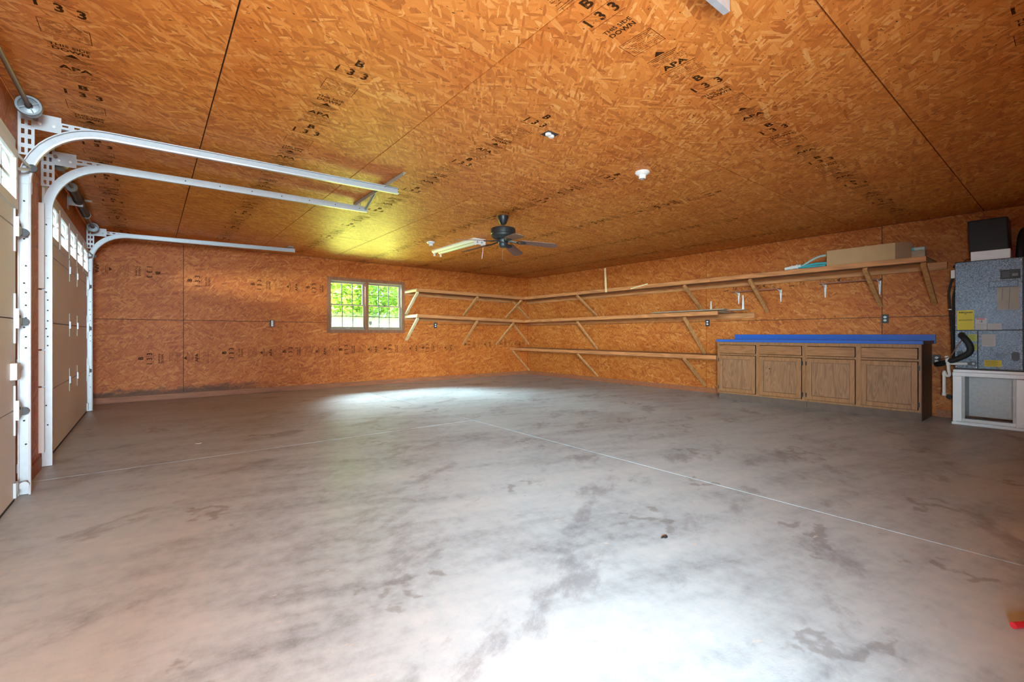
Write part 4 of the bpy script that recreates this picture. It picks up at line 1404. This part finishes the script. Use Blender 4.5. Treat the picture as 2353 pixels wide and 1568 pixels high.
MB().lathe((7.28, 0.962, 1.30), [(0.012, 0), (0.0145, 0.002), (0.0145, 0.010), (0.012, 0.012)], 10).build('cable_tie', M['white'], cb)

# ------------------------------------------------------------------ ceiling fan
FX, FY = 3.387, 4.408
fan = root('ceiling_fan', (FX, FY, H), 'dark bronze ceiling fan with five walnut blades', 'ceiling fan')
MB().lathe((FX, FY, H), [(0, 0), (0.068, 0), (0.068, -0.018), (0.060, -0.045), (0.044, -0.085), (0.034, -0.100), (0, -0.100)], 24).build('canopy', M['bronze'], fan)
MB().cyl((FX, FY, H - 0.09), (FX, FY, 2.315), 0.0135, 12).build('downrod', M['bronze'], fan)
MB().lathe((FX, FY, 2.32), [(0, 0), (0.12, -0.002), (0.148, -0.012), (0.152, -0.03), (0.152, -0.075), (0.146, -0.082), (0.146, -0.105), (0.120, -0.130), (0.075, -0.142), (0, -0.142)], 32).build('motor_housing', M['bronze'], fan)
MB().lathe((FX, FY, 2.18), [(0, 0), (0.062, 0), (0.066, -0.02), (0.060, -0.045), (0.052, -0.055), (0.052, -0.085), (0.040, -0.10), (0, -0.10)], 24).build('switch_housing', M['bronze'], fan)
m = MB().cyl((FX - 0.01, FY, 2.085), (FX - 0.01, FY, 1.935), 0.0015, 5)
m.build('pull_chain', M['bronze'], fan)
MB().lathe((FX - 0.01, FY, 1.935), [(0, 0.010), (0.007, 0.006), (0.009, 0), (0.007, -0.006), (0, -0.010)], 10).build('chain_ball', M['bronze'], fan)
for k in range(5):
    a = math.radians(-39 + 72 * k)
    ca, sa = math.cos(a), math.sin(a)
    pitch = math.radians(11)
    zc = 2.150

    def bp(r, w, dz=0.0, droop=0.10):
        # r along the arm, w across, with pitch and a slight droop to the tip
        z = zc - (r - 0.1) * droop - w * math.sin(pitch) + dz
        return (FX + r * ca - w * math.cos(pitch) * sa, FY + r * sa + w * math.cos(pitch) * ca, z)
    out = [(0.21, -0.050), (0.24, -0.058)]
    out += [(0.60, -0.068)] + [(0.60 + 0.068 * math.sin(t * PI / 8), -0.068 * math.cos(t * PI / 8)) for t in range(1, 8)] + [(0.60, 0.068)]
    out += [(0.24, 0.058), (0.21, 0.050)]
    n = len(out)
    m = MB()
    m.add([bp(r, w, 0) for r, w in out] + [bp(r, w, 0.006) for r, w in out],
          [tuple(range(n)), tuple(range(n, 2 * n))] + [(i, (i + 1) % n, n + (i + 1) % n, n + i) for i in range(n)])
    bo = m.build('blade', M['blade'], fan)
    ir = MB()
    ir.hexa([bp(0.05, -0.012, -0.004), bp(0.05, 0.012, -0.004), bp(0.05, 0.012, 0.012), bp(0.05, -0.012, 0.012)],
            [bp(0.17, -0.010, -0.012), bp(0.17, 0.010, -0.012), bp(0.17, 0.010, 0.002), bp(0.17, -0.010, 0.002)])
    for sgn in (-1, 1):
        ir.tube([bp(0.165, 0.004 * sgn, -0.006), bp(0.19, 0.030 * sgn, -0.006), bp(0.225, 0.036 * sgn, -0.005), bp(0.265, 0.020 * sgn, -0.005), bp(0.275, 0, -0.005)], 0.006, 6)
    ir.hexa([bp(0.21, -0.022, -0.008), bp(0.21, 0.022, -0.008), bp(0.21, 0.022, 0), bp(0.21, -0.022, 0)],
            [bp(0.27, -0.014, -0.008), bp(0.27, 0.014, -0.008), bp(0.27, 0.014, 0), bp(0.27, -0.014, 0)])
    ir.build('blade_iron', M['bronze'], bo)

# ------------------------------------------------------------------ strip light, lamp holders, ceiling cap
sl_ = root('strip_light', (3.88, 6.27, H), 'white two-lamp strip light without tubes, on the ceiling behind the fan', 'light fixture')
y0, y1 = 5.66, 6.96
m = MB()
prof = [(-0.105, 0.0), (-0.105, -0.02), (-0.075, -0.050), (-0.045, -0.050), (-0.022, -0.025), (0.022, -0.025), (0.045, -0.050), (0.075, -0.050), (0.105, -0.02), (0.105, 0.0)]
n = len(prof)
m.add([(3.90 + a, y0, H + b_) for a, b_ in prof] + [(3.90 + a, y1, H + b_) for a, b_ in prof],
      [tuple(range(n)), tuple(range(n, 2 * n))] + [(i, (i + 1) % n, n + (i + 1) % n, n + i) for i in range(n)])
m.build('housing', M['white'], sl_)
for xx in (3.84, 3.96):
    for yy in (y0 + 0.015, y1 - 0.035):
        MB().box(xx - 0.014, xx + 0.014, yy, yy + 0.02, H - 0.098, H - 0.045).build('lamp_socket', M['white'], sl_)
MB().box(3.79, 4.01, y0 - 0.004, y0, H - 0.09, H).build('end_plate', M['white'], sl_)
e = MB()
for xx in (3.86, 3.94):
    e.prism([(xx + 0.012 * math.cos(2 * PI * k / 10), y0 - 0.0045, H - 0.055 + 0.017 * math.sin(2 * PI * k / 10)) for k in range(10)], (0, -0.001, 0))
e.build('knockouts', M['greyprint'], sl_)
MB().tube([(3.97, y0 + 0.01, H - 0.09), (3.975, y0 + 0.02, 2.28), (3.965, y0 + 0.03, 2.17)], 0.004, 6).build('pull_string', M['white'], sl_)


def lampholder(x, y, label):
    t = root('lamp_holder', (x, y, H), label, 'lamp holder', 'porcelain lamp holders')
    MB().lathe((x, y, H), [(0, 0), (0.062, 0), (0.064, -0.012), (0.052, -0.024), (0.032, -0.034), (0.030, -0.062), (0.026, -0.064)], 24).build('porcelain_body', M['porcelain'], t)
    MB().lathe((x, y, H - 0.064), [(0.026, 0), (0.022, 0.0), (0.020, 0.03), (0, 0.03)], 16).build('socket', M['galv_dark'], t)


lampholder(3.434, 2.437, 'white porcelain lamp holder on the ceiling in front of the fan')
lampholder(3.44, 6.327, 'white porcelain lamp holder behind the fan, left of the strip light')
cc = root('ceiling_receptacle', (2.265, 2.395, H), 'white twin receptacle cap in the ceiling near the stamp', 'outlet')
MB().box(2.215, 2.315, 2.355, 2.435, H - 0.004, H).build('box', M['black'], cc)
for dx in (-0.02, 0.02):
    MB().lathe((2.265 + dx, 2.395 + dx * 0.3, H - 0.004), [(0.022, 0), (0.022, -0.010), (0.017, -0.014), (0, -0.014)], 14).build('receptacle', M['porcelain'], cc)

# red plastic wand lying on the floor at the right edge
rc = root('red_wand', (2.42, 0.18, 0), 'thin red plastic rod on the floor at lower right frame edge', 'rod')
MB().tube([(2.330, 0.150, 0.012), (2.38, 0.118, 0.012), (2.62, -0.02, 0.012)], 0.011, 8).build('rod', M['red'], rc)

# small debris on the floor
for (x, y, lab) in ((0.36, 5.12, 'white paint chip near the far garage door'), (2.02, 1.30, 'dark leaf scrap in the middle of the floor')):
    pts = [(x + 0.022 * math.cos(a) * (1 + 0.4 * math.sin(3 * a)), y + 0.012 * math.sin(a), 0.0006) for a in [2 * PI * k / 9 for k in range(9)]]
    MB().prism(pts, (0, 0, 0.002)).build('floor_scrap', M['white'] if x < 1 else M['hole'], None, origin=(x, y, 0.0006), label=lab, cat='debris')

# ------------------------------------------------------------------ outside
MB().box(-40, 50, L + 0.6, 60, -0.30, -0.10).build('lawn', M['grass'], label='sunlit green lawn behind the garage', cat='lawn', kind='structure')
MB().box(-30, XL - 0.2, -30, L + 0.6, -0.22, -0.06).build('driveway', M['drive'], label='pale concrete driveway outside the garage doors', cat='driveway', kind='structure')


def leaves(mb, c, rad, n, size, rnd):
    for _ in range(n):
        while True:
            p = Vector((rnd.uniform(-1, 1), rnd.uniform(-1, 1), rnd.uniform(-1, 1)))
            if 0.25 < p.length < 1:
                break
        p = Vector((c[0] + p.x * rad[0], c[1] + p.y * rad[1], c[2] + p.z * rad[2]))
        u = Vector((rnd.gauss(0, 1), rnd.gauss(0, 1), rnd.gauss(0, 0.6))).normalized()
        w = u.cross(Vector((rnd.gauss(0, 1), rnd.gauss(0, 1), rnd.gauss(0, 1)))).normalized()
        s = size * rnd.uniform(0.6, 1.4)
        mb.add([p - u * s, p + w * s * 0.45, p + u * s, p - w * s * 0.45], [(0, 1, 2, 3)])


rnd = random.Random(11)
trees = [((3.0, 13.6), 0.10, (0.75, 0.2, 5.5), 'near tree with pale leaning trunk, left window half', 'leaf_a'),
         ((7.3, 13.8), 0.09, (-0.6, 0.2, 5.5), 'near tree with pale trunk, right window half', 'leaf_b'),
         ((5.25, 16.6), 0.11, (-0.55, 0.3, 6.0), 'thick pale leaning trunk in the middle of the window view', 'leaf_a'),
         ((8.9, 16.8), 0.08, (-0.6, 0.2, 6.5), 'tree with bright leaves at right side of the window view', 'leaf_a'),
         ((3.3, 19.8), 0.10, (0.4, 0.2, 6.0), 'rear green tree at left side of the window view', 'leaf_b'),
         ((7.3, 20.0), 0.10, (-0.5, 0.2, 6.0), 'rear green tree in the middle of the window view', 'leaf_b'),
         ((10.8, 20.0), 0.10, (0.2, 0.2, 6.0), 'rear green tree farthest right behind the garage', 'leaf_b')]
for (x, y), r, lean, lab, lf in trees:
    t = root('tree', (x, y, -0.1), lab, 'tree', 'trees behind the garage')
    top = Vector((x, y, -0.1)) + Vector(lean)
    MB().tube([(x, y, -0.12), (x + lean[0] * 0.3, y + lean[1] * 0.3, lean[2] * 0.35), top], r, 10, r * 0.45).build('trunk', M['bark'], t)
    m = MB()
    leaves(m, (x + lean[0] * 0.4, y, 2.9), (1.68, 1.25, 2.6), 3200, 0.075 + 0.004 * (y - 13), rnd)
    m.build('foliage', M[lf], t, kind='stuff')
for k, (x, y, hgt, lab) in enumerate(((4.0, 22.7, 2.6, 'dense bush behind the trees, far left in the window'), (7.6, 22.9, 2.8, 'dense bush behind the trees, middle of the window'),
                                      (11.2, 23.1, 2.8, 'dense bush behind the trees, far right in the window'), (4.6, 11.9, 0.75, 'low weedy shrub close behind the glass, left window half'),
                                      (6.6, 12.0, 0.75, 'low weedy shrub close behind the glass, right window half'))):
    t = root('bush', (x, y, -0.1), lab, 'bush', 'bushes behind the garage')
    m = MB()
    leaves(m, (x, y, hgt * 0.55), (1.75 if hgt > 2 else 0.95, 1.0 if hgt > 2 else 0.35, hgt), 3000 if hgt > 2 else 1500, 0.12 if hgt > 2 else 0.05, rnd)
    m.build('foliage', M['leaf_b' if k < 3 else 'leaf_a'], t, kind='stuff')
    MB().tube([(x, y, -0.12), (x + 0.05, y, hgt * 0.5), (x - 0.1, y, hgt)], 0.03, 6, 0.01).build('stem', M['bark'], t)
